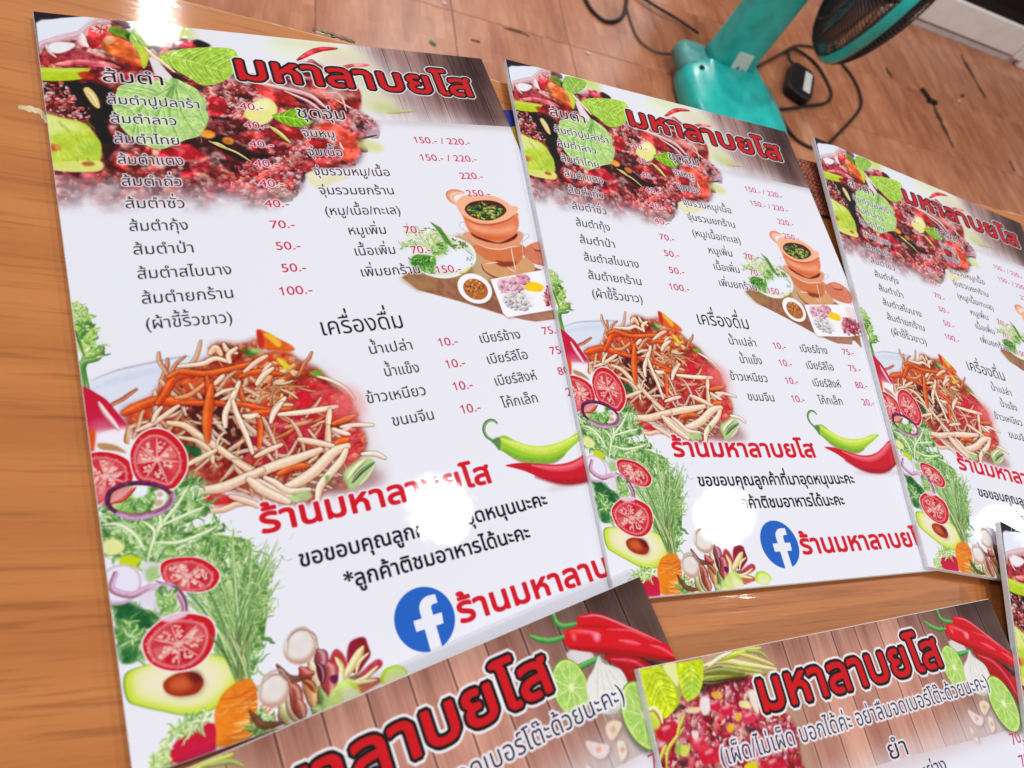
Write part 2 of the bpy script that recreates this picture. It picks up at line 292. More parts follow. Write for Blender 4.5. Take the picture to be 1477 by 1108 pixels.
    for p, w_ in ((W2(330, 200, 520, 240, 760, 300, 900, 400), 4.2), (W2(580, 270, 760, 350, 860, 420), 2.6), (W2(960, 330, 1110, 420, 1250, 530), 2.2), (W2(880, 280, 1000, 300, 1050, 420), 2.0)): sh.strand(p, w_, (222, 186, 190), sh=(170, 70, 84), hl=.5, edge=.6)
    sh.strand(W1(160, 385, 350, 365, 540, 385, 640, 410), 5.4, (196, 92, 122), sh=(130, 30, 60), hi=(226, 150, 170), hl=.5); sh.poly(W1(30, 360, 250, 290, 470, 310, 540, 360, 200, 345, 60, 400), (150, 40, 60), .8, .8, mot=30)
    sh.poly(W1(110, 300, 240, 280, 430, 300, 470, 340, 300, 330), (110, 34, 54), .8, .6, mot=20)
    # onion, chilli, carrot and herb pieces
    for rp, cc in ((W1(-10, 250, 120, 205, 250, 165, 370, 150, 300, 185), (214, 178, 188)), (W1(20, 300, 60, 225, 200, 190, 340, 150, 450, 70, 560, 60), (206, 170, 180))): sh.strand(rp, 4.4, cc, hi=(240, 226, 232), sh=(186, 130, 146), a=.75, taper=.7)
    sh.poly(W1(105, 250, 160, 215, 300, 225, 290, 262, 200, 300, 130, 292), (236, 236, 240), .95, .4); sh.strand(W1(80, 235, 110, 290, 160, 330), 2.4, (226, 200, 208), a=.9)
    sh.strand(W1(355, 150, 362, 215, 400, 248), 5, (232, 218, 220), sh=(200, 140, 150)); sh.poly(W1(410, 120, 470, 90, 560, 110, 540, 180, 470, 260, 420, 250), (184, 44, 62), 1, .3, mot=24)
    sh.crumbs(W1(420, 90, 560, 70, 600, 120, 500, 170), 40, .5, 1.4, [(214, 130, 140), (232, 210, 210)], 3)
    sh.poly(W1(500, 250, 550, 170, 640, 180, 730, 230, 790, 330, 825, 400, 760, 395, 650, 350, 560, 300), (206, 96, 58), 1, .3, mot=18); sh.poly(W1(520, 200, 560, 170, 620, 190, 560, 240), (228, 160, 140), .9, .5); sh.poly(W1(640, 330, 800, 390, 820, 410, 720, 430, 600, 360), (150, 50, 52), .8, .6)
    sh.poly(W1(560, 120, 610, 90, 700, 130, 760, 165, 740, 200, 650, 180, 580, 150), (104, 134, 44), 1, .3, mot=30); sh.poly(W1(690, 160, 760, 150, 770, 190, 720, 200), (36, 84, 44), 1, .3)
    leaf(sh, W1(720, 190, 760, 90, 860, 80, 1000, 95, 1040, 140, 980, 200, 880, 250, 830, 260, 770, 230), (146, 186, 76), (206, 224, 130), (84, 130, 50), W1(800, 260, 870, 190, 960, 110), 6)
    sh.poly(W1(740, 220, 800, 240, 850, 270, 870, 330, 850, 400, 820, 410, 800, 330, 770, 270), (186, 200, 60), 1, .3, mot=24)
    sh.strand(W1(830, 250, 900, 320, 960, 360, 1060, 440), 3.4, (226, 222, 170), sh=(150, 120, 70)); sh.poly(W1(870, 330, 930, 350, 1000, 430, 1050, 490, 1000, 500, 920, 460, 890, 400), (222, 214, 222), 1, .3)
    leaf(sh, W1(960, 310, 1100, 270, 1290, 255, 1477, 262, 1540, 300, 1560, 400, 1500, 470, 1400, 530, 1280, 545, 1180, 490, 1060, 420, 980, 360), (164, 200, 72), (204, 222, 140), (118, 160, 50), W1(960, 320, 1180, 360, 1480, 450), 8, mot=20)
    # scallion stick and green aubergine at the left edge
    sh.poly(W1(10, 415, 200, 413, 410, 415, 400, 450, 340, 500, 40, 505), (176, 198, 42), 1, .3, True, mot=14); sh.poly(W1(20, 420, 300, 418, 390, 425, 340, 440, 40, 440), (206, 222, 100), .7, .8); sh.poly(W1(330, 450, 400, 440, 460, 475, 430, 500, 360, 490), (186, 50, 50), .95, .4, mot=20)
    sh.poly(W1(70, 770, 200, 790, 370, 830, 450, 910, 505, 990, 500, 1120, 470, 1190, 120, 1170, 60, 900), (186, 206, 70), 1, .35, True, mot=22); sh.poly(W1(60, 760, 240, 810, 380, 860, 330, 880, 180, 900, 90, 930), (222, 226, 150), .85, 1.6); sh.poly(W1(330, 1000, 470, 980, 490, 1090, 350, 1060), (150, 188, 60), .6, 1.6)
    sh.poly(Z00(270, 870, 520, 855, 524, 912, 290, 908), (214, 216, 120), .95, .3, mot=10); sh.poly(Z00(440, 865, 490, 862, 500, 880, 450, 885), (170, 70, 40), .9, .5); sh.poly(Z00(255, 770, 310, 775, 315, 800, 262, 805), (170, 70, 50), .9, .8)
    sh.poly(W1(370, 580, 410, 560, 470, 620, 498, 700, 480, 720, 430, 680), (220, 200, 130), 1, .3, mot=14); sh.strand(W1(390, 590, 430, 620, 470, 690), 1.3, (244, 236, 196))
    # the large mint leaf
    leaf(sh, W1(620, 600, 640, 555, 740, 520, 860, 510, 960, 500, 1070, 492, 1150, 530, 1230, 570, 1270, 630, 1300, 640, 1305, 730, 1325, 790, 1300, 860, 1250, 930, 1150, 960, 1060, 1000, 970, 1030, 890, 1020, 790, 970, 690, 900, 640, 830, 590, 700), (176, 208, 130), (214, 230, 178), (110, 166, 70), W1(1075, 515, 900, 640, 640, 760), 8, mot=24)
    for p in (W1(1080, 520, 1200, 640, 1300, 840), W1(1070, 540, 1110, 720, 1230, 930), W1(1060, 540, 1030, 760, 1090, 950), W1(1040, 560, 930, 780, 920, 990), W1(1030, 560, 820, 700, 740, 930)): sh.strand(p, 1.9, (96, 158, 60), a=.5, hl=0, edge=0, soft=3); sh.strand(p + .7, .6, (206, 226, 160), a=.8, hl=0, edge=0)
    for i in range(26):
        t = g.uniform(0, 1); q = W1(1130 + 170 * t, 560 + 380 * t)[0] + g.uniform(-4, 4, 2); sh.strand(wander(g, q, g.uniform(0, 6), 5, .5), .5, (210, 228, 160), a=.5, hl=0, edge=0)
    sh.poly(W1(1050, 510, 1090, 505, 1040, 620, 1000, 640), (70, 110, 60), .5, .8)
    # bean, leaf tip, twigs, seeds
    sh.poly(W2(270, 450, 330, 370, 420, 325, 490, 345, 530, 410, 500, 470, 430, 525, 360, 520), (226, 222, 140), 1, .4, mot=8); sh.poly(W2(330, 380, 420, 340, 480, 370, 430, 420), (238, 236, 190), .8, 1.4)
    leaf(sh, W2(485, 460, 560, 435, 690, 395, 740, 470, 800, 510, 700, 545, 600, 530), (120, 176, 40), (196, 216, 80), (60, 110, 40), W2(490, 462, 620, 470, 780, 510), 4)
    for p in (W2(5, 650, 90, 690, 210, 735, 330, 810), W2(30, 660, 80, 672, 150, 710)): sh.strand(p, 1.5, (222, 206, 130), sh=(150, 110, 50))
    sh.strand(W2(1130, 640, 1200, 625, 1285, 605), 1.6, (52, 58, 40), hl=.1); sh.ell(W2(1235, 690)[0], 9, 5, .2, (206, 212, 140), .85, 1.8); sh.poly(W2(740, 905, 850, 880, 960, 905, 1070, 925, 1000, 960, 830, 1010), (226, 218, 184), .95, .5, mot=8)
    sh.strand(W2(470, 540, 540, 590, 620, 660), 3.2, (206, 200, 110), sh=(140, 120, 60)); sh.ell(W2(150, 650)[0], 3.2, 3, 0, (220, 130, 60), .9, .5, mot=14); sh.ell(W2(0, 600)[0], 4, 3.4, 0, (226, 150, 60), .9, .6, mot=14); sh.strand(W2(1000, 660, 1010, 690, 1030, 720), 2, (230, 206, 196))
    sh.strand(Z10(180, 320, 250, 280, 310, 262, 390, 258), 4.4, (196, 40, 66), sh=(150, 20, 50), hi=(236, 150, 170)); sh.strand(Z10(400, 362, 480, 350, 560, 345), 3.6, (206, 60, 90), hi=(236, 170, 180), a=.8); sh.strand(Z10(660, 600, 730, 595, 800, 590), 3, (170, 180, 70), a=.6, soft=4)
    sh.poly(Z10(120, 440, 260, 470, 420, 480, 500, 520, 300, 520, 140, 480), (216, 170, 176), .6, 1.5, mot=20); sh.crumbs(W2(1080, 400, 1250, 480, 1260, 540, 1150, 520), 40, .5, 1.8, [(206, 150, 160), (190, 90, 110)], 12, .7)
    # streaked skin of the green aubergine, a browner cast on the beef
    for k in range(34):
        q = W1(g.uniform(95, 470), g.uniform(800, 1120))[0]; sh.strand(wander(g, q, 1.3 + g.uniform(-.3, .3), g.uniform(3, 8), .3), g.uniform(.6, 1.6), [(206, 218, 110), (150, 186, 50), (222, 226, 150), (130, 166, 50)][k % 4], a=.45, hl=0, edge=0, soft=3)
    hm = int(160 * S); R3 = A[:hm, :int(200 * S)]; red = np.clip((R3[..., 0] - 1.25 * R3[..., 1]) / 60, 0, 1)[..., None]; R3 *= 1 - red * np.array([-.04, -.05, .13], np.float32)
    lowf = fbm(R3.shape[0], R3.shape[1], 34, 77, 3)[..., None]; R3 *= 1 + red * (lowf - .5) * .9; R3 += red * np.clip((lowf - .56) / .14, 0, 1) * np.array([30, 26, 26], np.float32)
    # the photograph fades into the plain sheet below and at the right
    hb = int(175 * S); f = fbm(hb, W, 70, 33, 4); V = vv[:hb]; k = np.clip(sm(V + (f - .5) * 16 - .09 * (uu - 60) * (uu > 60), 119, 150), 0, 1) * (uu < 235)
    A[:hb] += (np.array(WHITE) - A[:hb]) * k[..., None]
    # --- papaya salad
    sh.poly(W3(-60, 470, 150, 400, 420, 320, 700, 280, 900, 290, 700, 420, 400, 620, 240, 760, 0, 620), (206, 212, 230), .7, 1.5); 
    sh.strand(V1(300, 880, 560, 775, 860, 705, 1180, 640, 1350, 615), 1.3, (176, 178, 200), hl=0, edge=0, a=.8, soft=2); sh.strand(V1(330, 960, 700, 840, 1100, 760, 1220, 730), 4, (190, 200, 226), hl=0, edge=0, a=.45, soft=9)
    sh.poly(W4(560, 40, 760, 60, 900, 240, 1050, 480, 1130, 700, 1190, 850, 1000, 960, 760, 1010, 640, 900), (222, 216, 222), .8, 3)
    base = W3(200, 710, 260, 660, 420, 600, 520, 460, 620, 400, 860, 290, 860, 210, 930, 180, 1100, 190, 1230, 150).tolist() + W4(180, -60, 330, -60, 620, 60, 730, 170, 870, 290, 940, 470, 985, 580, 985, 690, 900, 760, 860, 960, 680, 1000, 590, 1080, 400, 1080).tolist() + W3(800, 1250, 640, 1200, 600, 1000, 300, 900).tolist()
    sh.poly(base, (150, 56, 46), 1, 1.6, mot=50, seed=8); sh.poly(W4(600, 780, 880, 740, 1000, 800, 1130, 900, 900, 1010, 640, 1010, 420, 1080, 200, 1100), (150, 104, 108), .8, 3)
    sh.poly(W3(250, 680, 420, 600, 560, 440, 820, 390, 1100, 330, 1300, 260, 1477, 260, 1477, 380, 1100, 470, 900, 560, 620, 620, 400, 760, 260, 820), (196, 78, 44), 1, 1.2, mot=34)
    for q in (W3(840, 560, 1000, 560, 1060, 680, 980, 900, 860, 900, 640, 780, 640, 660), W3(1060, 760, 1200, 800, 1180, 1000, 1040, 1020, 930, 930), W3(880, 760, 1010, 830, 960, 890, 870, 880)): sh.poly(q, (62, 24, 30), .85, .9, mot=20)
    for q, c in ((W4(150, 470, 260, 400, 420, 400, 690, 380, 690, 540, 620, 650, 400, 640, 200, 780, 120, 800, 130, 640), (176, 44, 58)), (W4(430, 260, 480, 170, 600, 160, 800, 240, 880, 300, 860, 400, 740, 460, 560, 360, 460, 350), (196, 52, 58)), (W4(760, 540, 860, 520, 960, 540, 985, 640, 930, 760, 840, 780, 780, 690), (206, 62, 70)), (W4(430, 260, 490, 180, 550, 230, 560, 330, 490, 360, 440, 330), (186, 20, 46)),
                 (W3(1200, 60 + 580, 1330, 650, 1340, 720, 1180, 740), (200, 60, 46)), (W3(1250, 150, 1300, 130, 1360, 200, 1300, 240), (190, 50, 50)), (W7(760, 190, 900, 170, 1010, 230, 900, 260, 780, 250), (190, 44, 40)), (W7(560, 30, 700, 20, 740, 80, 620, 90), (170, 36, 46)), (W3(1180, 860, 1300, 830, 1477, 860, 1477, 1108, 1200, 1108), (170, 40, 60))):
        sh.poly(q, c, 1, .5, mot=24); lo, hi = q.min(0), q.max(0); sh.ell(lo + (hi - lo) * (.45, .3), (hi - lo)[0] * .22, .8, -.1, (236, 150, 160), .6, .7)
    for k in range(7): sh.strand(W4(190 + 20 * k, 560 + 26 * k, 400, 520 + 22 * k, 660, 430 + 30 * k), .5, (206, 70, 84), a=.5, hl=0, edge=0)
    sh.crumbs(base, 520, .5, 2.2, [(206, 110, 60), (222, 160, 100), (190, 60, 44), (226, 190, 140), (170, 50, 44), (214, 90, 50)], 14, .5)
    sh.crumbs(W4(140, 40, 420, 20, 460, 200, 380, 330, 200, 330, 120, 220), 120, .8, 2.6, [(214, 120, 56), (226, 160, 96), (196, 84, 44), (230, 196, 150)], 15, .9, asp=.4)
    g2 = np.random.default_rng(11)
    for k in range(64):
        t = g2.uniform(0, 1); p = W3(g2.uniform(280, 1400), g2.uniform(420, 1000))[0] if k % 2 else W4(g2.uniform(60, 800), g2.uniform(60, 950))[0]
        c = [(222, 188, 150), (206, 110, 60), (232, 214, 186), (196, 74, 40), (214, 150, 110)][g2.integers(5)]
        sh.strand(wander(g2, p, g2.uniform(0, 6.28), g2.uniform(8, 20), .3), g2.uniform(1.3, 2.3), c, a=.85, shadow=.4, sh=(170, 84, 60), taper=.6)
    m_, yy_, xx_ = coverage([cr(base, 4, True) * S], H, W, 0, 1)
    for k in range(44):
        p = W4(g2.uniform(-300, 760), g2.uniform(420, 1040))[0] if k % 3 else W3(g2.uniform(450, 1300), g2.uniform(350, 900))[0]; d_ = g2.choice([-.5, .3, 1.2, 2.4]) + g2.uniform(-.35, .35)
        c = [(232, 206, 178), (226, 190, 156), (236, 216, 200), (216, 160, 116)][g2.integers(4)]; iy, ix = int(p[1] * S) - yy_, int(p[0] * S) - xx_
        if 0 <= iy < m_.shape[0] and 0 <= ix < m_.shape[1] and m_[iy, ix] > .5: sh.strand(wander(g2, p - 4, d_, g2.uniform(12, 24), .3), g2.uniform(1.5, 2.5), c, a=.82, shadow=.35, sh=(196, 128, 96), hi=(250, 238, 222), taper=.6, soft=1.5)
    OR, CR, PA = (208, 84, 34), (226, 206, 176), (222, 178, 140)
    for p, w_, c in ((W3(205, 715, 330, 660, 460, 620, 640, 630, 820, 635), 7.6, (206, 80, 34)), (W3(460, 640, 520, 560, 590, 450, 760, 410, 900, 440), 6.0, (204, 74, 34)), (W3(540, 440, 640, 400, 820, 415, 1010, 380, 1200, 330), 5.0, (214, 100, 44)), (W3(860, 640, 1100, 650, 1300, 690, 1477, 680), 4.4, (206, 74, 44)), (W3(640, 640, 900, 640, 1000, 650), 5, (200, 70, 40)), (W3(1080, 440, 1220, 400, 1400, 420), 5, (206, 84, 40)),
                     (W3(1230, 740, 1240, 840, 1230, 980), 4.6, (206, 90, 54)), (W4(90, 420, 160, 400, 300, 390), 6, (206, 70, 40)), (W4(740, 480, 800, 460, 900, 420), 5, (226, 120, 50)), (W4(750, 660, 790, 620, 850, 600), 6.6, (214, 100, 50)), (W4(330, 860, 430, 810, 540, 800), 6.6, (200, 104, 56)), (W3(600, 600, 700, 580, 820, 490), 3.8, CR), (W3(1080, 480, 1090, 560, 1110, 620), 4, (190, 90, 60)), (W3(830, 440, 850, 560, 840, 640), 4.4, (210, 96, 40))):
        sh.strand(p, w_ * .66, (np.array(c) * .6 + np.array((226, 90, 34)) * .4), sh=(176, 48, 20), hi=(246, 160, 96), shadow=.7, taper=.6, soft=1.4)
    for p, w_, c in ((W3(540, 790, 660, 810, 760, 880, 900, 970, 1060, 1080, 1200, 1150), 6.6, (216, 178, 136)), (W3(620, 900, 760, 930, 860, 1010, 880, 1090), 4.4, (206, 170, 120)), (W3(300, 850, 430, 790, 560, 700, 620, 660), 4.6, (222, 190, 160)), (W3(420, 780, 450, 720, 490, 670), 3.8, CR), (W3(690, 1108, 780, 1060, 900, 1000), 5, (222, 196, 160)),
                     (W3(975, 820, 975, 720, 1030, 600, 1080, 480), 5.6, (232, 214, 196)), (W3(870, 600, 960, 550, 1040, 530), 3.6, (222, 190, 160)), (W3(1030, 620, 1060, 720, 1130, 880, 1180, 1020), 5.0, (232, 216, 196)), (W3(1110, 740, 1180, 735, 1230, 740), 4.6, (236, 222, 206)), (W3(1320, 780, 1350, 690, 1430, 600), 5.6, (232, 210, 190)), (W3(890, 500, 930, 460, 960, 430), 5, (232, 190, 170)), (W3(1120, 400, 1220, 320, 1290, 280), 5, (222, 170, 150)), (W3(1240, 470, 1290, 410, 1340, 370), 5, (232, 210, 190)), (W3(1260, 400, 1320, 340), 3.6, (232, 200, 190)),
                     (W3(620, 360, 800, 340, 900, 300, 1010, 330), 5, (232, 214, 190)), (W3(960, 190, 990, 240, 1060, 260), 5, (226, 190, 150)), (W3(860, 260, 900, 220, 940, 270), 7, (222, 150, 90)), (W3(1010, 330, 1000, 270, 1060, 220), 5, (232, 206, 170)), (W3(910, 960, 930, 900, 970, 860), 2.4, (214, 180, 170)), (W3(1200, 1050, 1290, 1000, 1400, 950), 4.4, (222, 170, 150)),
                     (W4(330, 410, 500, 395, 660, 370, 770, 350), 6.0, (236, 224, 210)), (W4(715, 370, 705, 440, 700, 520), 5.6, (232, 214, 190)), (W4(700, 500, 700, 600, 690, 680), 6.4, (214, 160, 110)), (W4(265, 470, 290, 400, 350, 320), 5.2, (236, 220, 200)), (W4(480, 600, 600, 620, 740, 650), 6.6, (226, 190, 170)), (W4(740, 520, 800, 545, 860, 560), 5.4, (236, 220, 206)), (W4(800, 505, 900, 490, 1040, 490), 4.6, (236, 222, 214)), (W4(150, 730, 250, 680, 350, 640), 5, (226, 180, 150)),
                     (W4(-60, 960, 100, 880, 330, 790, 480, 740, 640, 680), 9.6, (222, 196, 170)), (W4(340, 990, 480, 920, 600, 840, 740, 700, 850, 650), 10.5, (222, 196, 170)), (W4(620, 1060, 640, 960, 700, 880, 800, 760, 840, 680), 7.6, (232, 212, 190)), (W4(150, 910, 300, 990, 460, 1060), 8.4, (222, 190, 170)), (W4(-20, 760, 80, 820, 160, 880), 6, (214, 170, 140)), (W4(220, 890, 300, 930, 400, 990, 560, 980), 6, (226, 206, 186)),
                     (W4(620, 120, 720, 150, 830, 210, 900, 290), 4, (232, 220, 206)), (W4(960, 710, 1060, 710, 1130, 740), 5, (232, 226, 230)), (W4(60, 420, 100, 430, 160, 410), 5.4, (232, 220, 200)), (W4(160, 180, 210, 110, 280, 60), 5.6, (226, 190, 160)), (W7(760, 300, 900, 290, 1000, 250, 1100, 240), 5, (222, 160, 130)), (W7(960, 190, 1100, 230, 1200, 270), 5.6, (222, 170, 150)), (W7(720, 150, 900, 120, 1050, 60, 1200, -10), 9.6, (218, 186, 156)), (W7(1100, 60, 1220, 150, 1400, 230), 9, (222, 190, 170))):
        sh.strand(p, w_ * .52, np.array(c) * .45 + np.array((236, 218, 196)) * .55, sh=(206, 140, 104), hi=(252, 244, 232), shadow=.7, taper=.62, soft=1.5, edge=.4)
    sh.strand(W3(840, 930, 835, 800, 850, 640, 870, 500), 4.6, (216, 92, 38), sh=(170, 50, 20), hi=(240, 150, 90), shadow=.9, taper=.4)
    sh.poly(W3(1215, 85, 1290, 100, 1360, 140, 1477, 200, 1500, 240, 1400, 250, 1290, 230, 1240, 230), (214, 96, 40), 1, .3, mot=16); sh.poly(W3(1260, 110, 1330, 120, 1400, 180, 1380, 215, 1310, 160), (232, 180, 60), 1, .5); sh.poly(W3(1215, 90, 1260, 110, 1270, 200, 1235, 220), (190, 50, 50), 1, .4)
    for q, c in ((W3(1105, 215, 1160, 240, 1240, 235, 1200, 280, 1130, 275), (60, 110, 50)), (W3(660, 960, 780, 980, 790, 1040, 720, 1040), (40, 84, 50)), (W4(560, 90, 640, 70, 660, 100, 600, 120), (120, 160, 60)), (W4(310, -20, 370, 0, 420, 60, 370, 60), (214, 200, 60)), (W4(680, 880, 715, 880, 690, 940), (120, 160, 80))): sh.poly(q, c, 1, .4, mot=16)
    sh.poly(W3(1180, 222, 1245, 232, 1230, 262, 1170, 250), (170, 200, 120), .8, .5)
    sh.poly(W4(820, 870, 900, 780, 1000, 740, 1060, 780, 1020, 860, 920, 960, 870, 980), (170, 200, 130), 1, .6, mot=10); sh.strand(W4(885, 930, 950, 850, 1050, 775), 2.2, (70, 96, 84)); sh.strand(W4(850, 900, 920, 810, 990, 750), 2.6, (216, 230, 190)); sh.strand(W4(940, 950, 1000, 890, 1060, 800), 2, (216, 226, 196), a=.7)
    sh.poly(W4(400, 1040, 480, 1000, 570, 990, 560, 1060, 440, 1080), (180, 202, 140), .95, .6, mot=14); sh.ell(W4(860, 330)[0], 9, 11, 0, (226, 130, 130), .5, 2.5); sh.ell(W4(905, 620)[0] - (2, 8), 2.4, 1, -.2, (250, 220, 220), .9, .4)
    sh.melt(base, .13, .35, 12)
    # --- clay pot set
    sh.poly(V8(60, 740, 130, 690, 560, 370, 720, 420, 1000, 560, 1320, 680, 1500, 690, 1560, 1130, 1477, 1060, 980, 1078, 560, 950, 200, 850), (150, 100, 76), 1, .3, False, mot=26, seed=3)
    sh.poly(V8(530, 370, 740, 430, 900, 600, 860, 740, 740, 760), (196, 166, 132), .9, 1.2); sh.poly(V8(60, 740, 330, 760, 360, 830, 220, 860, 100, 790), (160, 126, 84), .7, 1.5)
    p_ = W6(160, 600, 400, 740, 470, 760, 680, 770, 760, 780, 740, 740).tolist()
    sh.poly(W6(400, 1018, 680, 1010, 670, 1090, 540, 1080, 460, 1050), (168, 116, 96), 1, .25, False, mot=14); sh.poly(W6(300, 880, 350, 980, 250, 930), (140, 90, 76), .7, .8)
    # lid, board, stove
    sh.poly(W6(430, 570, 480, 540, 540, 540, 620, 590, 660, 650, 665, 720, 600, 720, 500, 680, 440, 620), (206, 120, 92), 1, .25, mot=10); sh.poly(W6(490, 560, 530, 550, 590, 590, 570, 610, 510, 600), (150, 70, 56), .9, .3); sh.poly(W6(485, 548, 530, 540, 585, 580, 560, 595, 505, 585), (216, 136, 108), 1, .3)
    sh.poly(V8(760, 600, 850, 560, 1130, 560, 1235, 630, 1220, 690, 1100, 730, 930, 745, 800, 680), (206, 152, 108), 1, .25, mot=10); sh.strand(V8(762, 620, 800, 690, 930, 748, 1100, 735), 1.2, (130, 80, 50), hl=0)
    sh.poly(V8(700, 450, 1120, 450, 1130, 560, 1070, 630, 960, 645, 860, 600, 770, 560), (206, 116, 74), 1, .3, mot=10); sh.poly(V8(900, 610, 1070, 600, 1040, 640, 950, 645), (120, 50, 36), .8, .6)
    sh.poly(V8(620, 340, 1100, 330, 1110, 440, 1020, 480, 900, 490, 760, 460, 690, 430), (222, 148, 112), 1, .3, mot=8); sh.poly(V8(680, 340, 860, 420, 950, 425, 1080, 350, 1060, 400, 940, 440, 800, 420, 700, 380), (88, 30, 24), 1, .35)
    body = V8(560, 100, 600, 200, 660, 330, 800, 400, 940, 415, 1050, 370, 1095, 290, 1090, 200, 1060, 160, 700, 60); sh.poly(body, (222, 122, 84), 1, .3, mot=8)
    sh.poly(V8(640, 250, 760, 290, 900, 310, 1060, 270, 1040, 330, 900, 350, 720, 330), (238, 172, 138), .8, 1.6); sh.poly(V8(640, 320, 780, 395, 940, 412, 1050, 370, 900, 380, 740, 350), (196, 88, 50), .7, 1.4)
    sh.strand(W5(500, 130, 420, 125, 360, 150, 370, 200, 420, 250), 5.6, (232, 166, 136), sh=(206, 110, 80)); sh.poly(W5(410, 180, 440, 160, 490, 170, 440, 215), (236, 226, 226), 1, .2)
    sh.poly(W5(430, 240, 520, 160, 700, 150, 860, 180, 960, 230, 1010, 270, 1070, 280, 1090, 310, 1050, 370, 980, 420, 860, 460, 700, 460, 560, 410, 470, 340), (236, 176, 142), 1, .25, mot=6); sh.strand(W5(520, 400, 640, 460, 800, 470, 960, 430, 1050, 370), 1.6, (180, 90, 64), a=.7, hl=0)
    sh.poly(W5(520, 300, 580, 240, 700, 215, 840, 225, 930, 270, 962, 330, 900, 390, 780, 430, 640, 410, 550, 360), (86, 40, 26), 1, .2); sh.poly(W5(535, 310, 620, 262, 760, 250, 880, 280, 948, 330, 880, 385, 770, 420, 640, 400, 560, 350), (66, 70, 40), 1, .2)
    sh.crumbs(W5(540, 310, 640, 265, 780, 255, 930, 320, 860, 385, 740, 418, 600, 380), 130, .5, 1.8, [(96, 140, 60), (60, 110, 50), (150, 186, 90), (40, 50, 30), (200, 190, 60), (190, 120, 96), (40, 80, 60)], 17, .95, asp=.35)
    for p in (W5(455, 490, 470, 455, 520, 440), W5(460, 490, 540, 560, 600, 650), W5(1130, 575, 1190, 575, 1200, 600, 1130, 660), W5(1130, 575, 1130, 700, 1140, 820)): sh.strand(p, .6, (170, 180, 190), hl=0, edge=0, mot=0)
    for p in (W5(640, 670, 760, 720, 900, 735, 1010, 710, 1110, 700), W5(1010, 710, 1030, 820, 1060, 960), W5(970, 920, 1010, 950, 1060, 980), W5(740, 890, 800, 880, 870, 875)): sh.strand(p, .8, (236, 206, 196), hl=0, edge=0, mot=0)
    sh.poly(W5(840, 850, 900, 860, 950, 875, 900, 880), (150, 60, 36), .9, .2)
    # plate of greens, sauce bowl, meat platter
    sh.poly(V8(130, 600, 240, 520, 420, 390, 560, 390, 680, 460, 725, 560, 700, 650, 600, 720, 480, 760, 330, 745, 200, 690), (150, 150, 110), .6, 1.5); sh.poly(V8(180, 560, 300, 440, 440, 380, 560, 390, 680, 460, 720, 560, 690, 640, 600, 710, 470, 748, 340, 735, 220, 680), (228, 230, 226), 1, .2); sh.poly(V8(240, 560, 330, 450, 450, 400, 560, 410, 660, 470, 698, 560, 660, 630, 560, 690, 450, 715, 340, 700), (206, 214, 200), 1, .5)
    sh.poly(V8(450, 540, 500, 490, 600, 490, 680, 550, 680, 620, 600, 670, 480, 680, 380, 650, 370, 590), (226, 230, 242), 1, 1.0)
    lettuce(sh, V8(130, 590, 180, 540, 260, 540, 350, 560, 360, 620, 330, 700, 260, 690, 160, 640), 60, 41, L=(2, 5), base=(90, 150, 60), pal=((80, 140, 60), (130, 180, 80), (50, 110, 50), (196, 216, 150)))
    lettuce(sh, V8(240, 400, 290, 340, 360, 320, 430, 380, 440, 470, 380, 520, 280, 500), 40, 42, L=(2, 5), base=(206, 214, 170), pal=((226, 228, 196), (170, 196, 120), (196, 206, 150)))
    lettuce(sh, V8(320, 480, 370, 430, 440, 420, 470, 470, 420, 530, 340, 540), 36, 43, L=(2, 5), base=(140, 186, 90)); lettuce(sh, V8(50, 440, 120, 400, 220, 420, 250, 460, 160, 470, 80, 470), 26, 44, L=(2, 5), base=(196, 210, 170), pal=((206, 220, 180), (150, 186, 120), (226, 232, 214)))
    lettuce(sh, V8(70, 330, 200, 300, 300, 330, 240, 400, 120, 380), 30, 45, L=(3, 6), base=(222, 224, 206), pal=((226, 228, 206), (170, 196, 140), (232, 234, 222)))
    for k in range(11): sh.strand(V8(310 + 9 * k, 245 + 5 * k, 390 + 8 * k, 330 + 6 * k, 450 + 9 * k, 430 + 7 * k), 1.5, [(110, 164, 80), (170, 204, 110), (80, 136, 70)][k % 3], sh=(60, 100, 50))
    sh.crumbs(V8(500, 400, 580, 400, 640, 450, 620, 480, 520, 470), 50, .4, 1.3, [(190, 196, 90), (120, 150, 70), (70, 100, 60), (226, 226, 180)], 18); sh.crumbs(V8(130, 290, 330, 300, 360, 330, 240, 300), 14, .3, .8, [(60, 110, 90), (100, 140, 90)], 19)
    sh.strand(V8(620, 490, 660, 520, 690, 545), .9, (150, 170, 190)); sh.strand(V8(570, 700, 620, 690, 680, 640), 2.4, (190, 210, 110)); sh.crumbs(V8(640, 560, 690, 560, 680, 640, 640, 600), 14, .3, .8, [(120, 150, 110), (150, 160, 170)], 20)
    sh.poly(V8(580, 860, 700, 940, 840, 900, 860, 840, 830, 960, 700, 980), (90, 56, 44), .6, 1.0)
    c = V8(708, 838)[0]; r = abs(V8(858, 830)[0] - V8(560, 830)[0])[0] / 2; sh.ell(c, r, r * .98, 0, (236, 236, 242), 1, .15); sh.ell(c + (.3, .6), r * .72, r * .68, 0, (176, 100, 56), 1, .2, mot=20); sh.crumbs([c + r * .6 * np.array([math.cos(t), math.sin(t)]) for t in np.arange(0, 6.2, .8)], 90, .4, 1.1, [(196, 130, 60), (150, 60, 36), (220, 190, 120), (120, 120, 50), (210, 96, 50)], 21, .9)
    pl = W6(245, 735, 450, 735, 600, 735, 690, 745, 750, 800, 780, 1000, 640, 1022, 370, 1015, 340, 985); sh.poly(pl + (0, 1.2), (120, 90, 80), .5, .8, False); sh.poly(pl, (236, 236, 242), 1, .2, False)
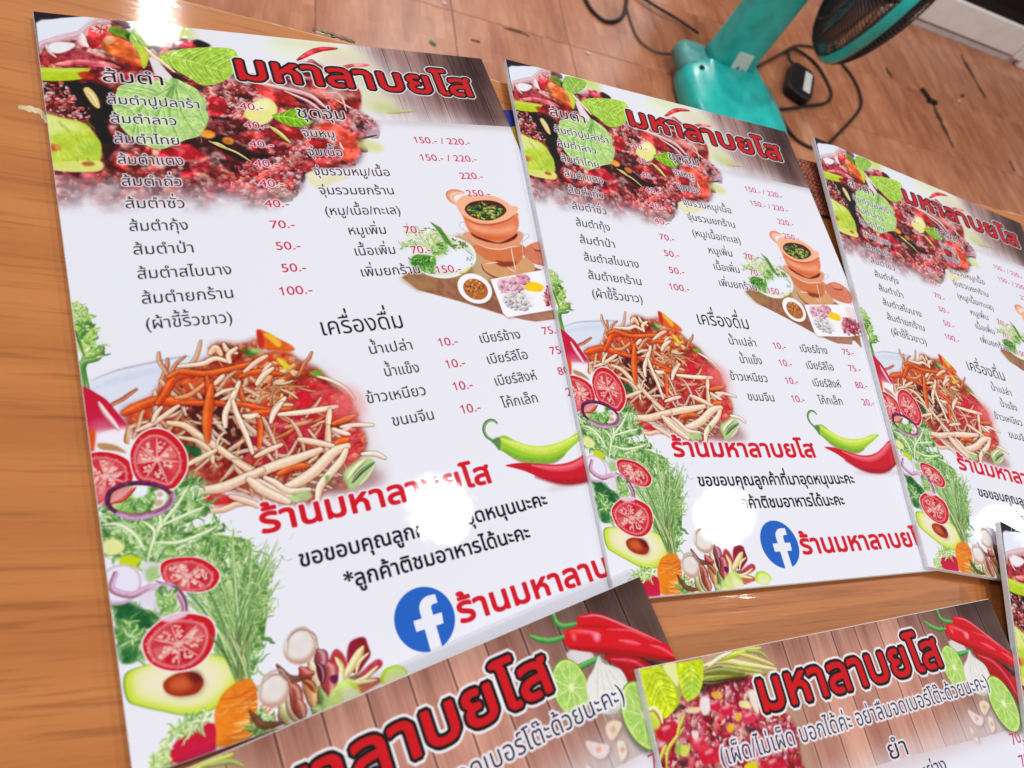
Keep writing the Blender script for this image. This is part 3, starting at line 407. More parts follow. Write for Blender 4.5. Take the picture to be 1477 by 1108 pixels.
    sh.crumbs(W6(310, 760, 450, 750, 480, 820, 380, 850, 320, 830), 130, 1, 2.8, [(226, 170, 190), (222, 150, 176), (232, 200, 210), (206, 130, 150)], 22, .9); sh.crumbs(W6(330, 860, 440, 860, 520, 930, 480, 980, 380, 960), 130, .8, 2.4, [(214, 212, 216), (196, 190, 196), (226, 220, 222), (206, 176, 186)], 23, .85)
    sh.poly(W6(460, 840, 620, 820, 620, 970, 520, 990), (234, 234, 240), .9, 1.2); sh.crumbs(W6(600, 850, 700, 880, 770, 980, 600, 980), 170, .7, 2.2, [(170, 40, 70), (196, 90, 110), (150, 30, 60), (214, 150, 160)], 24, .95); sh.poly(W6(470, 805, 520, 810, 570, 845, 560, 880, 510, 870, 465, 850), (240, 196, 20), 1, .3, mot=14); sh.poly(W6(610, 760, 690, 770, 700, 880, 640, 850), (222, 206, 210), .8, 1, mot=10)
    # --- radish, celery top
    for st in (V1(275, 970, 235, 850, 210, 740, 240, 660, 250, 560, 230, 440, 190, 330, 140, 220), V1(235, 960, 205, 840, 190, 720, 250, 670, 360, 640, 420, 560, 430, 510)): sh.strand(st, 3.4, (110, 160, 80), sh=(50, 100, 50), hi=(206, 226, 170))
    lettuce(sh, V1(90, 100, 200, 130, 300, 170, 310, 250, 330, 310, 375, 390, 350, 460, 440, 520, 400, 590, 300, 650, 240, 620, 160, 540, 150, 420, 110, 330, 80, 200), 130, 51, pal=((196, 216, 110), (150, 196, 90), (90, 150, 60), (216, 230, 170), (60, 116, 60)), L=(2, 6), base=(170, 206, 110), root=V1(210, 700)[0])
    sh.poly(V1(400, 470, 520, 470, 400, 500, 330, 500), WHITE, 1, .4); sh.strand(V1(240, 640, 330, 620, 420, 560, 430, 510), 1.5, (90, 146, 70)); sh.strand(V1(130, 330, 180, 470, 235, 620), 1.2, (60, 110, 50))
    lettuce(sh, V1(80, 80, 160, 90, 200, 180, 120, 200), 30, 52, pal=((206, 222, 150), (170, 206, 120)), L=(2, 5), base=(206, 222, 160))
    rad = V2(-20, -130, 60, -140, 130, -100, 240, -30, 320, 60, 420, 180, 470, 270, 440, 300, 340, 290, 200, 330, 130, 380, 40, 300)
    sh.poly(rad, (190, 26, 62), 1, .2); sh.poly(V2(60, 250, 180, 200, 330, 230, 440, 270, 400, 300, 200, 330, 100, 370), (216, 130, 160), .9, 3); sh.poly(V2(100, 330, 330, 290, 470, 270, 480, 420, 360, 470, 150, 420), (232, 226, 236), 1, 1.2); sh.strand(V2(160, 0, 220, 100, 300, 200, 380, 300), 2.6, (236, 190, 206), hl=.6)
    sh.poly(V2(60, 290, 130, 330, 110, 560, 80, 560), (206, 80, 40), 1, .3); sh.poly(V2(160, 440, 330, 455, 460, 540, 330, 520, 180, 500), (176, 130, 90), 1, .3, mot=14); sh.strand(V2(480, 260, 460, 400, 480, 440), 2.4, (206, 150, 90))
    # --- frisee lettuce down to the herbs
    G = ((170, 204, 120), (206, 224, 170), (120, 170, 86), (66, 118, 58), (222, 234, 200), (90, 146, 76))
    for q, n_, sd in ((W7(0, 270, 120, 330, 350, 300, 520, 130, 560, 80, 650, 70, 720, 110, 700, 230, 790, 240, 780, 310, 660, 380, 520, 460, 520, 520, 700, 430, 850, 400, 870, 460, 800, 560, 700, 640, 560, 680, 340, 720, 200, 700, 0, 520), 520, 61), (W7(740, 640, 860, 560, 960, 560, 1060, 580, 1110, 620, 1060, 670, 1160, 760, 1220, 900, 1230, 1100, 1000, 1108, 800, 1000, 800, 860, 860, 760), 300, 62),
                      (W8(180, 250, 320, 340, 420, 380, 330, 540, 230, 550, 200, 400), 110, 63), (W8(330, 110, 200, 60, 150, 20, 350, -20, 540, 40, 700, 110, 700, 190, 600, 160, 500, 120), 190, 64), (W8(560, 200, 640, 180, 760, 260, 800, 420, 800, 640, 760, 780, 690, 780, 640, 640, 600, 460), 330, 65)):
        qq = cr(q, 5, True); 
        if sd in (61, 62): sh.poly(qq.mean(0) + (qq - qq.mean(0)) * 1.03, (232, 234, 236), 1, .6, False)
        lettuce(sh, q, n_, sd, pal=G, L=(3, 8), base=(130, 172, 96) if sd != 63 else (60, 110, 60), root=W7(330, 650)[0] if sd == 61 else (V5(790, 430)[0] if sd in (62, 65) else None)); depth(sh, q, 13, .62, sd)
    for p in (W7(330, 680, 380, 520, 440, 400, 560, 250, 640, 110), W7(440, 410, 600, 340, 760, 270), W7(380, 540, 560, 540, 760, 470, 850, 420), W7(310, 600, 240, 480, 120, 400, 10, 400), W7(380, 520, 380, 440, 300, 380), W7(440, 420, 430, 340, 440, 300)): sh.strand(p, 1.7, (214, 228, 190), sh=(120, 160, 90), hl=.5)
    g3 = np.random.default_rng(5)
    for k in range(95):   # feathery carrot tops fan out above the carrot
        r = V5(790 + g3.uniform(-50, 60), 430)[0]; a_ = g3.uniform(-2.12, -1.05); L_ = g3.uniform(30, 66); m_ = r + L_ * .5 * np.array([math.cos(a_ * .55 - .7), math.sin(a_ * .55 - .7)]); e_ = r + L_ * np.array([math.cos(a_), math.sin(a_)])
        c = [(110, 160, 80), (196, 216, 160), (70, 124, 64), (150, 190, 110)][g3.integers(4)]; sh.strand([r, m_, e_], g3.uniform(.5, 1.1), c, sh=(60, 100, 50), a=.85)
        for z in range(8):
            t = g3.uniform(.45, 1.); q = r + (e_ - r) * t + g3.normal(0, 1.6, 2); sh.strand(wander(g3, q, a_ + g3.uniform(-1.2, 1.2), g3.uniform(2, 4.5), .6, 3), g3.uniform(.3, .6), [(110, 164, 80), (160, 196, 110), (206, 222, 170)][g3.integers(3)], hl=.2, edge=.2, a=.75, mot=0)
    sh.poly(W8(180, 250, 250, 280, 340, 390, 320, 460, 230, 450, 200, 360), (40, 92, 56), .85, .8, mot=24); sh.poly(W8(230, 480, 290, 490, 290, 550, 240, 540), (40, 100, 50), .8, .8); lettuce(sh, W8(200, 350, 260, 370, 320, 470, 240, 480), 30, 66, L=(3, 6), base=(90, 150, 80))
    # yellow pieces, onion rings
    sh.poly(W7(10, 530, 90, 515, 150, 560, 140, 610, 60, 640, 10, 620), (220, 222, 150), 1, .3, mot=8); sh.poly(W7(110, 680, 170, 640, 280, 660, 260, 700, 190, 745), (190, 204, 20), 1, .2, mot=12); sh.poly(W7(90, 700, 190, 750, 260, 710, 230, 790, 150, 800), (220, 226, 150), .9, .6)
    sh.poly(W7(290, 700, 420, 700, 400, 760, 330, 820, 300, 830), (214, 210, 226), .9, .4); sh.poly(W7(320, 750, 400, 720, 420, 790, 340, 850), (150, 186, 110), .8, .5)
    for c, rx, ry in ((W7(120, 860)[0], 8.2, 8.6), ): sh.ell(c, rx, ry, 0, (206, 170, 200), .9, .2); sh.ell(c + (.3, -.3), rx - 1.2, ry - 1.2, 0, (222, 220, 236), 1, .3)
    ring = W7(25, 210, 60, 140, 180, 95, 310, 90, 440, 120, 520, 180, 490, 260, 380, 320, 230, 345, 110, 320, 40, 270)
    lettuce(sh, cr(ring, 4, True) * .94 + ring.mean(0) * .06, 60, 67, pal=G, L=(3, 6), base=(150, 190, 110))
    tomato(sh, V2(-40, 640, 60, 540, 220, 520, 400, 560, 510, 640, 540, 740, 520, 860, 350, 960, 200, 1080, 40, 1140, -60, 900), 3)
    tomato(sh, V2(760, 270, 900, 300, 1040, 420, 1115, 570, 1110, 740, 1010, 900, 920, 940, 740, 880, 580, 850, 510, 720, 490, 540, 550, 400, 640, 310), 4)
    sh.poly(V2(150, 930, 330, 900, 540, 910, 450, 1010, 330, 1080, 180, 1090), (214, 110, 120), .7, 1, mot=14)
    lettuce(sh, W7(200, 190, 280, 110, 370, 110, 420, 200, 470, 230, 420, 300, 240, 330, 100, 300), 70, 68, pal=G, L=(3, 6), base=(140, 184, 100)); sh.ell(W7(275, 140)[0], 3.3, 3.6, 0, (226, 230, 236), 1, .4); sh.poly(W7(390, 150, 470, 150, 470, 230, 430, 280, 370, 270, 400, 220), (232, 226, 232), 1, .3); sh.ell(W7(425, 175)[0], 1.4, 1.2, 0, (190, 160, 140), .9, .3); sh.ell(W7(415, 240)[0], 1.9, 1.6, 0, (190, 160, 130), .9, .3)
    sh.poly(W7(60, 210, 120, 150, 210, 140, 160, 210, 60, 240), (222, 150, 156), .9, .4); sh.strand(W7(50, 245, 140, 215, 200, 160, 240, 120), 1.8, (196, 40, 40))
    rg = cr(ring, 6, True); k = len(rg) // 2; sh.strand(np.vstack([ring[-2:], ring[:6]]), 2.3, (84, 30, 76), hi=(150, 90, 140), taper=.8, mot=24); sh.strand(ring[5:10], 3.2, (176, 130, 176), hi=(222, 196, 222), taper=.8, mot=20); sh.strand(ring[5:8], 1.2, (84, 30, 76), a=.7)
    tomato(sh, W7(420, 720, 470, 670, 580, 650, 720, 655, 830, 710, 890, 790, 850, 880, 760, 920, 640, 920, 520, 890, 440, 820), 5, rot=.4)
    # lower onion ribbon, fourth tomato
    sh.strand(W8(165, 120, 160, 190, 240, 240, 310, 225, 400, 250, 450, 330, 465, 400), 3.0, (196, 150, 190), hi=(232, 216, 232), taper=.7); sh.strand(W8(330, 200, 420, 260, 460, 330, 470, 390), 1.1, (90, 40, 96)); sh.poly(W8(265, 270, 330, 225, 390, 230, 420, 300, 440, 390, 380, 400, 340, 340), (214, 204, 222), .8, .6); lettuce(sh, W8(340, 290, 400, 270, 430, 350, 400, 400), 24, 69, L=(2, 5), base=(150, 190, 110))
    # avocado
    av = W8(250, 610, 330, 590, 460, 590, 600, 620, 700, 690, 730, 760, 700, 830, 620, 885, 520, 880, 420, 830, 330, 780, 270, 730); ac = av.mean(0)
    sh.poly(av, (84, 128, 50), 1, .15); sh.poly(ac + (av - ac) * .975, (196, 214, 60), 1, .3); sh.poly(ac + (av - ac) * .85 + (0, -1), (220, 224, 150), 1, 1.2); sh.poly(ac + (av - ac) * .7 + (-1, -1.6), (232, 222, 200), .9, 2.2)
    sd = W8(410, 690, 470, 665, 540, 690, 572, 740, 550, 785, 480, 780, 425, 745); sc = sd.mean(0); sh.poly(sd + (.8, 1), (150, 130, 90), .5, .8); sh.poly(sd, (150, 50, 30), 1, .2, mot=10); sh.poly(sc + (sd - sc) * .6 + (-1.2, -.4), (206, 96, 60), .9, 1.2); sh.poly(W8(500, 670, 550, 690, 560, 740, 520, 720), (80, 34, 20), .7, .8)
    tomato(sh, W8(400, 378, 480, 390, 570, 440, 605, 520, 590, 610, 540, 660, 470, 665, 390, 630, 330, 570, 300, 480, 330, 420), 6)
    sh.poly(W8(370, 385, 460, 380, 470, 405, 400, 412), (226, 206, 222), .9, .4)
    # magenta radish, carrot
    lettuce(sh, W8(470, 930, 560, 880, 620, 900, 600, 940, 520, 950), 26, 70, L=(2, 5), base=(206, 222, 170)); sh.poly(Z02(880, 1700, 900, 1700, 900, 1705), (0, 0, 0), 0)
    rd = MM('m1', 160, 880, 4.858)(400, 1060, 430, 960, 500, 880, 620, 830, 700, 780, 740, 830, 740, 960, 690, 1010, 560, 1060, 460, 1108, 400, 1108); sh.poly(rd, (190, 26, 62), 1, .3, mot=8); sh.poly(MM('m1', 160, 880, 4.858)(480, 1090, 640, 1000, 720, 960, 740, 1050, 560, 1108), (222, 96, 140), .6, 3)
    lettuce(sh, MM('m1', 160, 880, 4.858)(380, 960, 420, 830, 500, 800, 640, 790, 560, 850, 440, 900), 60, 71, L=(2, 6), base=(180, 206, 130), pal=((206, 222, 150), (170, 200, 110), (226, 232, 190))); lettuce(sh, MM('m1', 160, 880, 4.858)(270, 1080, 300, 1010, 390, 980, 400, 1100, 300, 1110), 30, 72, L=(2, 5), base=(206, 222, 170), pal=((206, 222, 150), (190, 212, 130)))
    ca = V5(690, 490, 740, 448, 795, 430, 855, 445, 890, 510, 912, 620, 914, 760, 905, 850, 800, 870, 690, 860, 672, 740, 650, 640, 660, 560); cc = ca.mean(0)
    sh.poly(ca, (224, 126, 40), 1, .2, mot=14); lo, hi = ca.min(0), ca.max(0); g4 = np.random.default_rng(9)
    cm, cy0, cx0 = coverage([cr(ca, 6, True) * S], H, W); keep = sh.a[cy0:cy0 + cm.shape[0], cx0:cx0 + cm.shape[1]].copy()
    for k in range(46):
        y = g4.uniform(lo[1] + 2, hi[1]); x = g4.uniform(lo[0], hi[0]); L_ = g4.uniform(4, 14); f_ = (y - lo[1]) / (hi[1] - lo[1])
        c = [(240, 180, 96), (206, 96, 30), (232, 150, 60), (246, 214, 150)][g4.integers(4)] if f_ > .3 else [(214, 100, 34), (226, 130, 50), (206, 84, 30)][g4.integers(3)]; sh.strand([(x, y), (x + L_ / 2, y + 1), (x + L_, y - .6)], g4.uniform(.5, 1.3), c, hl=.2, edge=.2, a=.75, soft=1.6)
    v_ = sh.a[cy0:cy0 + cm.shape[0], cx0:cx0 + cm.shape[1]]; v_[:] = keep + (v_ - keep) * cm[..., None]
    for k in range(14): r = V5(790 + g3.uniform(-40, 50), 430)[0]; sh.strand([r, r + (g3.uniform(-2, 2), -9), r + (g3.uniform(-7, 9), -22)], 1.1, [(60, 110, 56), (170, 200, 130), (90, 140, 70)][k % 3])
    # cabbage bit, mushrooms, red lettuce, lime
    lettuce(sh, MM('m1', 160, 880, 4.858)(1005, 760, 1040, 705, 1110, 740, 1160, 800, 1140, 850, 1000, 890), 60, 73, L=(2, 5), base=(150, 192, 120))
    for p, w_, c in ((V7(160, 850, 220, 920, 250, 1010), 9, (196, 212, 150)), (V7(220, 780, 280, 900, 330, 980), 6, (222, 222, 190)), (V7(230, 660, 280, 720, 300, 850, 340, 960), 5.6, (160, 70, 60)), (V7(300, 800, 330, 880, 350, 960), 5, (170, 90, 70)), (V7(420, 480, 460, 560, 500, 700, 480, 880), 8.5, (222, 216, 180)), (V7(360, 640, 420, 720, 440, 860), 6, (200, 150, 96)), (V7(500, 690, 530, 780, 510, 880), 5, (110, 160, 80)), (V7(440, 880, 480, 900, 500, 920), 6, (150, 190, 110)), (V7(530, 480, 580, 520, 580, 640, 590, 740), 8, (170, 66, 76)), (V7(480, 360, 510, 420, 500, 520), 6.4, (150, 70, 90)), (V7(330, 520, 380, 570, 430, 560), 6, (176, 60, 60)), (V7(480, 480, 510, 540, 520, 640), 4, (84, 24, 50)), (V7(350, 620, 420, 660, 450, 720), 3, (150, 60, 30))): sh.strand(p, w_, c, sh=(110, 50, 40), a=.97, shadow=.3)
    for q, c in ((V7(600, 400, 640, 345, 700, 380, 740, 460, 760, 540, 700, 570, 650, 500, 590, 460), (176, 60, 66)), (V7(760, 300, 830, 250, 900, 245, 930, 320, 950, 400, 900, 480, 840, 560, 780, 540, 740, 440), (132, 32, 48)), (V7(820, 620, 900, 520, 1000, 440, 1050, 450, 1050, 500, 960, 580, 850, 680), (176, 60, 76)), (V7(820, 680, 920, 610, 1020, 600, 1060, 630, 980, 680, 870, 740), (190, 104, 84)), (V7(590, 590, 660, 580, 650, 640, 610, 650), (96, 30, 70)), (V7(750, 600, 860, 560, 900, 540, 820, 620), (130, 96, 76))): sh.poly(q, c, 1, .3, mot=22)
    for p, w_ in ((V7(700, 620, 780, 500, 840, 400, 880, 330), 4.2), (V7(700, 600, 690, 500, 640, 420), 2.6), (V7(800, 640, 900, 600, 1010, 500), 2), (V7(760, 660, 880, 640, 1000, 620), 1.8), (V7(820, 560, 850, 460, 930, 380), 1.6)): sh.strand(p, w_, (222, 212, 160), sh=(150, 110, 60), hl=.4)
    sh.poly(V7(560, 800, 620, 700, 700, 620, 800, 640, 860, 740, 780, 800, 660, 860, 540, 880), (200, 218, 130), 1, .5, mot=22); sh.poly(V7(700, 740, 780, 680, 850, 750, 780, 800, 720, 820), (222, 222, 190), .9, .8); sh.poly(V7(720, 620, 820, 650, 860, 720, 780, 670), (176, 204, 40), .8, .6)
    for c_, rx, ry in ((V7(340, 310)[0], V7(490, 300)[0][0] - V7(340, 310)[0][0], 20), (V7(110, 700)[0], V7(250, 690)[0][0] - V7(110, 700)[0][0], 16)):
        sh.ell(c_ + (-1, 1), rx, rx * .98, .3, (190, 150, 132), 1, .25, mot=12); sh.ell(c_ + (-1.2, -.6), rx * .93, rx * .88, .3, (222, 214, 212), 1, .7, mot=8); sh.strand([c_ + (-7, 2), c_ + (-4, -6), c_ + (3, -7), c_ + (6, 0)], 1.2, (190, 176, 172), a=.7, hl=0); sh.strand([c_ + (-12, 5), c_ + (-8, 12), c_ + (0, 14)], 3.2, (104, 56, 44), a=.9, hl=.1); sh.strand([c_ + (-rx * .8, -4), c_ + (0, -rx * .95), c_ + (rx * .85, -3), c_ + (rx * .9, 5)], 1.0, (176, 140, 128), a=.8, hl=0)
    lm = V7(1040, 590, 1080, 520, 1160, 490, 1230, 500, 1280, 550, 1240, 600, 1200, 660, 1060, 660); lc = lm.mean(0); sh.poly(lm, (170, 206, 60), 1, .2); sh.poly(lc + (lm - lc) * .88 + (.4, .8), (212, 226, 140), 1, .5, mot=8); sh.poly(V7(1120, 610, 1200, 580, 1260, 600, 1200, 650, 1120, 660), (216, 222, 206), .8, .8)
    # --- green and red chilli
    sh.ell(V4(980, 940)[0] + (8, 0), 26, 2.2, 0, (206, 190, 200), .7, 1.2)
    gc = V4(275, 320, 330, 300, 450, 390, 600, 470, 740, 495, 880, 480, 980, 440, 1085, 437, 1030, 500, 940, 580, 860, 650, 760, 668, 640, 640, 500, 580, 360, 480, 290, 420); sh.poly(gc, (150, 194, 60), 1, .2); sh.strand(V4(300, 330, 420, 410, 600, 510, 760, 540, 900, 510, 1040, 450), 5.6, (206, 222, 90), hi=(238, 240, 170), sh=(170, 204, 60), a=.9, soft=5); sh.strand(V4(330, 440, 480, 560, 640, 630, 780, 652, 880, 620), 4.2, (110, 168, 50), a=.75, hl=0, soft=7)
    sh.strand(V4(250, 160, 225, 130, 185, 118, 150, 140, 140, 200, 170, 270, 225, 325, 290, 410), 1.9, (90, 140, 80), sh=(50, 90, 50), taper=.7); sh.poly(V4(215, 325, 290, 310, 300, 440, 250, 370), (96, 130, 76), 1, .4)
    rc = V4(362, 600, 480, 605, 640, 650, 800, 700, 940, 710, 1060, 670, 1160, 580, 1230, 510, 1420, 480, 1500, 560, 1420, 720, 1320, 830, 1190, 930, 1040, 945, 880, 910, 700, 810, 540, 700, 430, 640); sh.poly(rc, (196, 30, 52), 1, .2, mot=8); sh.strand(V4(600, 660, 800, 740, 980, 760, 1120, 690, 1220, 570, 1300, 520), 4.6, (230, 110, 118), a=.75, hi=(244, 170, 170), soft=7, sh=(206, 50, 70)); sh.strand(V4(640, 780, 860, 890, 1050, 925, 1200, 900, 1320, 800), 4, (150, 22, 48), a=.6, hl=0, soft=8)
    sh.poly([(0, 0), (.9, 0), (.7, 20), (.5, 42), (0, 48)], (34, 30, 42), .9, .1, False)
    # --- lettering
    K, R_, WH = (30, 26, 34), (186, 36, 66), (232, 226, 236); C1 = [('ส้มตำปูปลาร้า', 69.8, 48.8), ('ส้มตำลาว', 84.2, 34), ('ส้มตำไทย', 99.2, 33.2), ('ส้มตำแตง', 114.4, 33.2), ('ส้มตำถั่ว', 129.7, 30), ('ส้มตำซั่ว', 145, 29.2), ('ส้มตำกุ้ง', 160.2, 28.6), ('ส้มตำป่า', 175.4, 29), ('ส้มตำสไบนาง', 190.7, 45.8), ('ส้มตำยกร้าน', 205.9, 44), ('(ผ้าขี้ริ้วขาว)', 221, 40.8)]
    for t, v, w_ in C1: text(sh, t, 30.9, v, 9.6, width=w_, col=K, halo=WH, hw=1.0 if v < 150 else .3, bold=.1)
    text(sh, 'ส้มตำ', 30.4, 52.6, 13.4, width=31.8, col=K, halo=WH, hw=1.1, bold=.16)
    for i, t in enumerate(['40.-'] * 6 + ['70.-', '50.-', '50.-', '100.-']): text(sh, t, 0, 68.6 + 15.32 * i, 8.2, right=117.4, xs=1.16, col=R_, halo=WH, hw=.9, bold=.06)
    text(sh, 'ชุดจุ่ม', 138.2, 72.8, 13.4, width=31.4, col=K, halo=WH, hw=1.1, bold=.1)
    for t, v, u, w_ in (('จุ่มหมู', 89, 137.7, 20.6), ('จุ่มเนื้อ', 104.6, 137.7, 22.2), ('จุ่มรวมหมู/เนื้อ', 120.4, 137.7, 50), ('จุ่มรวมยกร้าน', 135.6, 137.7, 48.5), ('(หมู/เนื้อ/ทะเล)', 151.5, 137.9, 48.2), ('หมูเพิ่ม', 166.6, 148.8, 23.6), ('เนื้อเพิ่ม', 182, 148.8, 25.4), ('เพิ่มยกร้าน', 197.2, 148.8, 37.2)): text(sh, t, u, v, 9.6, width=w_, col=K, halo=WH, hw=.9 if v < 130 or v > 190 else .4, bold=.1)
    for t, v, r_ in (('150.- / 220.-', 90.8, 256.8), ('150.- / 220.-', 106.4, 256.8), ('220.-', 122, 256.4), ('250.-', 137.4, 256.4), ('70.-', 166.8, 197.8), ('70.-', 182.3, 197.8), ('150.-', 198, 214)): text(sh, t, 0, v, 8.2, right=r_, xs=1.1, col=R_, halo=WH, hw=.8)
    text(sh, 'เครื่องดื่ม', 116.8, 234.2, 15.6, width=47.6, col=K, bold=.1)
    for t, v, u, w_ in (('น้ำเปล่า', 249, 140.1, 25.6), ('น้ำแข็ง', 264, 145, 20.6), ('ข้าวเหนียว', 278.6, 130.8, 34.4), ('ขนมจีน', 294, 141.2, 24.2), ('เบียร์ช้าง', 250, 210.1, 28.3), ('เบียร์ลีโอ', 264.6, 210.1, 28.2), ('เบียร์สิงห์', 279.5, 210.1, 29), ('โค้กเล็ก', 294.2, 209.4, 24.4)): text(sh, t, u, v, 9.2, width=w_, col=K, bold=.06)
    for i in range(4): text(sh, '10.-', 0, 249.2 + 14.8 * i, 8., right=195, xs=1.1, col=R_, halo=WH, hw=.3); text(sh, ('75.-', '75.-', '80.-', '20.-')[i], 0, 249.2 + 14.8 * i, 8., right=268.3, xs=1.1, col=R_, halo=WH, hw=.3)
    text(sh, 'ร้านมหาลาบยโส', 64.6, 336.2, 17.2, width=122.6, col=(200, 12, 48), halo=WH, hw=1.3, bold=.62)
    text(sh, 'ขอขอบคุณลูกค้าที่มาอุดหนุนนะคะ', 78, 356, 10.9, width=137.6, col=(30, 26, 30), bold=.3)
    text(sh, '*ลูกค้าติชมอาหารได้นะคะ', 96, 371.3, 10.9, width=102.4, col=(30, 26, 30), bold=.3)
    c = np.array([128.9, 395.2]); sh.ell(c, 15.3, 15.3, 0, (48, 98, 188), 1)
    f_ = V6(478, 942, 412, 680, 335, 690, 300, 560, 380, 525, 350, 340, 400, 250, 480, 208, 585, 192, 620, 300, 540, 340, 510, 390, 530, 470, 650, 445, 680, 590, 575, 620, 648, 895)
    fl = lambda x, y: (c[0] + x, c[1] + y)
    F = [fl(-1.6, 15.6), fl(-1.6, 4.6), fl(-5.9, 4.6), fl(-5.9, -.6), fl(-1.6, -.6), fl(-1.6, -4.2)] + [fl(-1.6 + 6.3 * (1 - math.cos(t)), -4.2 - 5.9 * math.sin(t)) for t in np.linspace(.2, 1.57, 8)] + [fl(8.3, -9.9), fl(8.3, -5.6), fl(6.2, -5.6)] + [fl(6.2 - 1.8 * math.sin(t), -3.8 - 1.8 * math.cos(t)) for t in np.linspace(.1, 1.57, 5)] + [fl(4.4, -.6), fl(9.0, -.6), fl(8.3, 4.6), fl(4.4, 4.6), fl(4.4, 15.6)]
    sh.poly(F, WHITE, 1, 0, False)
    text(sh, 'ร้านมหาลาบยโส', 146.2, 402.4, 17.2, width=122.6, col=(200, 12, 48), bold=.62)
    title(sh, 'มหาลาบยโส', 104.6, 42.2, 175.2, 30.0, .85, 1.7, .95, .0)
    return sh
# ------------------------------------------------------------------ print of the yam (spicy salad) menu
Q1 = MM('b1', 740, 860, 4.468); Q2 = MM('b2', 900, 900, 4.923); Q3 = MM('b2', 1200, 900, 5.33)
def lime(sh, c, rx, ry, ang):
    g = np.random.default_rng(int(c[0])); co, si = math.cos(ang), math.sin(ang); f = lambda r, t: (c[0] + r * rx * math.cos(t) * co - r * ry * math.sin(t) * si, c[1] + r * rx * math.cos(t) * si + r * ry * math.sin(t) * co)
    sh.ell(c, rx, ry, ang, (92, 150, 50), 1, .15); sh.ell(c, rx * .96, ry * .96, ang, (206, 222, 130), 1, .2); sh.ell(c, rx * .86, ry * .86, ang, (176, 206, 112), 1, .3, mot=12)
    for k in range(9):
        t = k * .698 + .2; a, b = t + .07, t + .63; sh.poly([f(.1, t + .35), f(.5, a), f(.84, a + .04), f(.9, (a + b) / 2), f(.84, b - .04), f(.5, b)], (158, 200, 96), .85, .3, mot=22)
        for z in range(10): q = g.uniform(.2, .8); w = g.uniform(a, b); sh.strand([f(q, w), f(q + .14, w)], .5, (206, 228, 150), a=.6, hl=0, edge=0, soft=2)
        sh.strand([f(.05, t), f(.88, t)], .45, (220, 232, 176), hl=0, edge=0, a=.8)
    sh.ell(f(.05, 0), rx * .16, ry * .14, ang, (232, 236, 196), .95, .6)
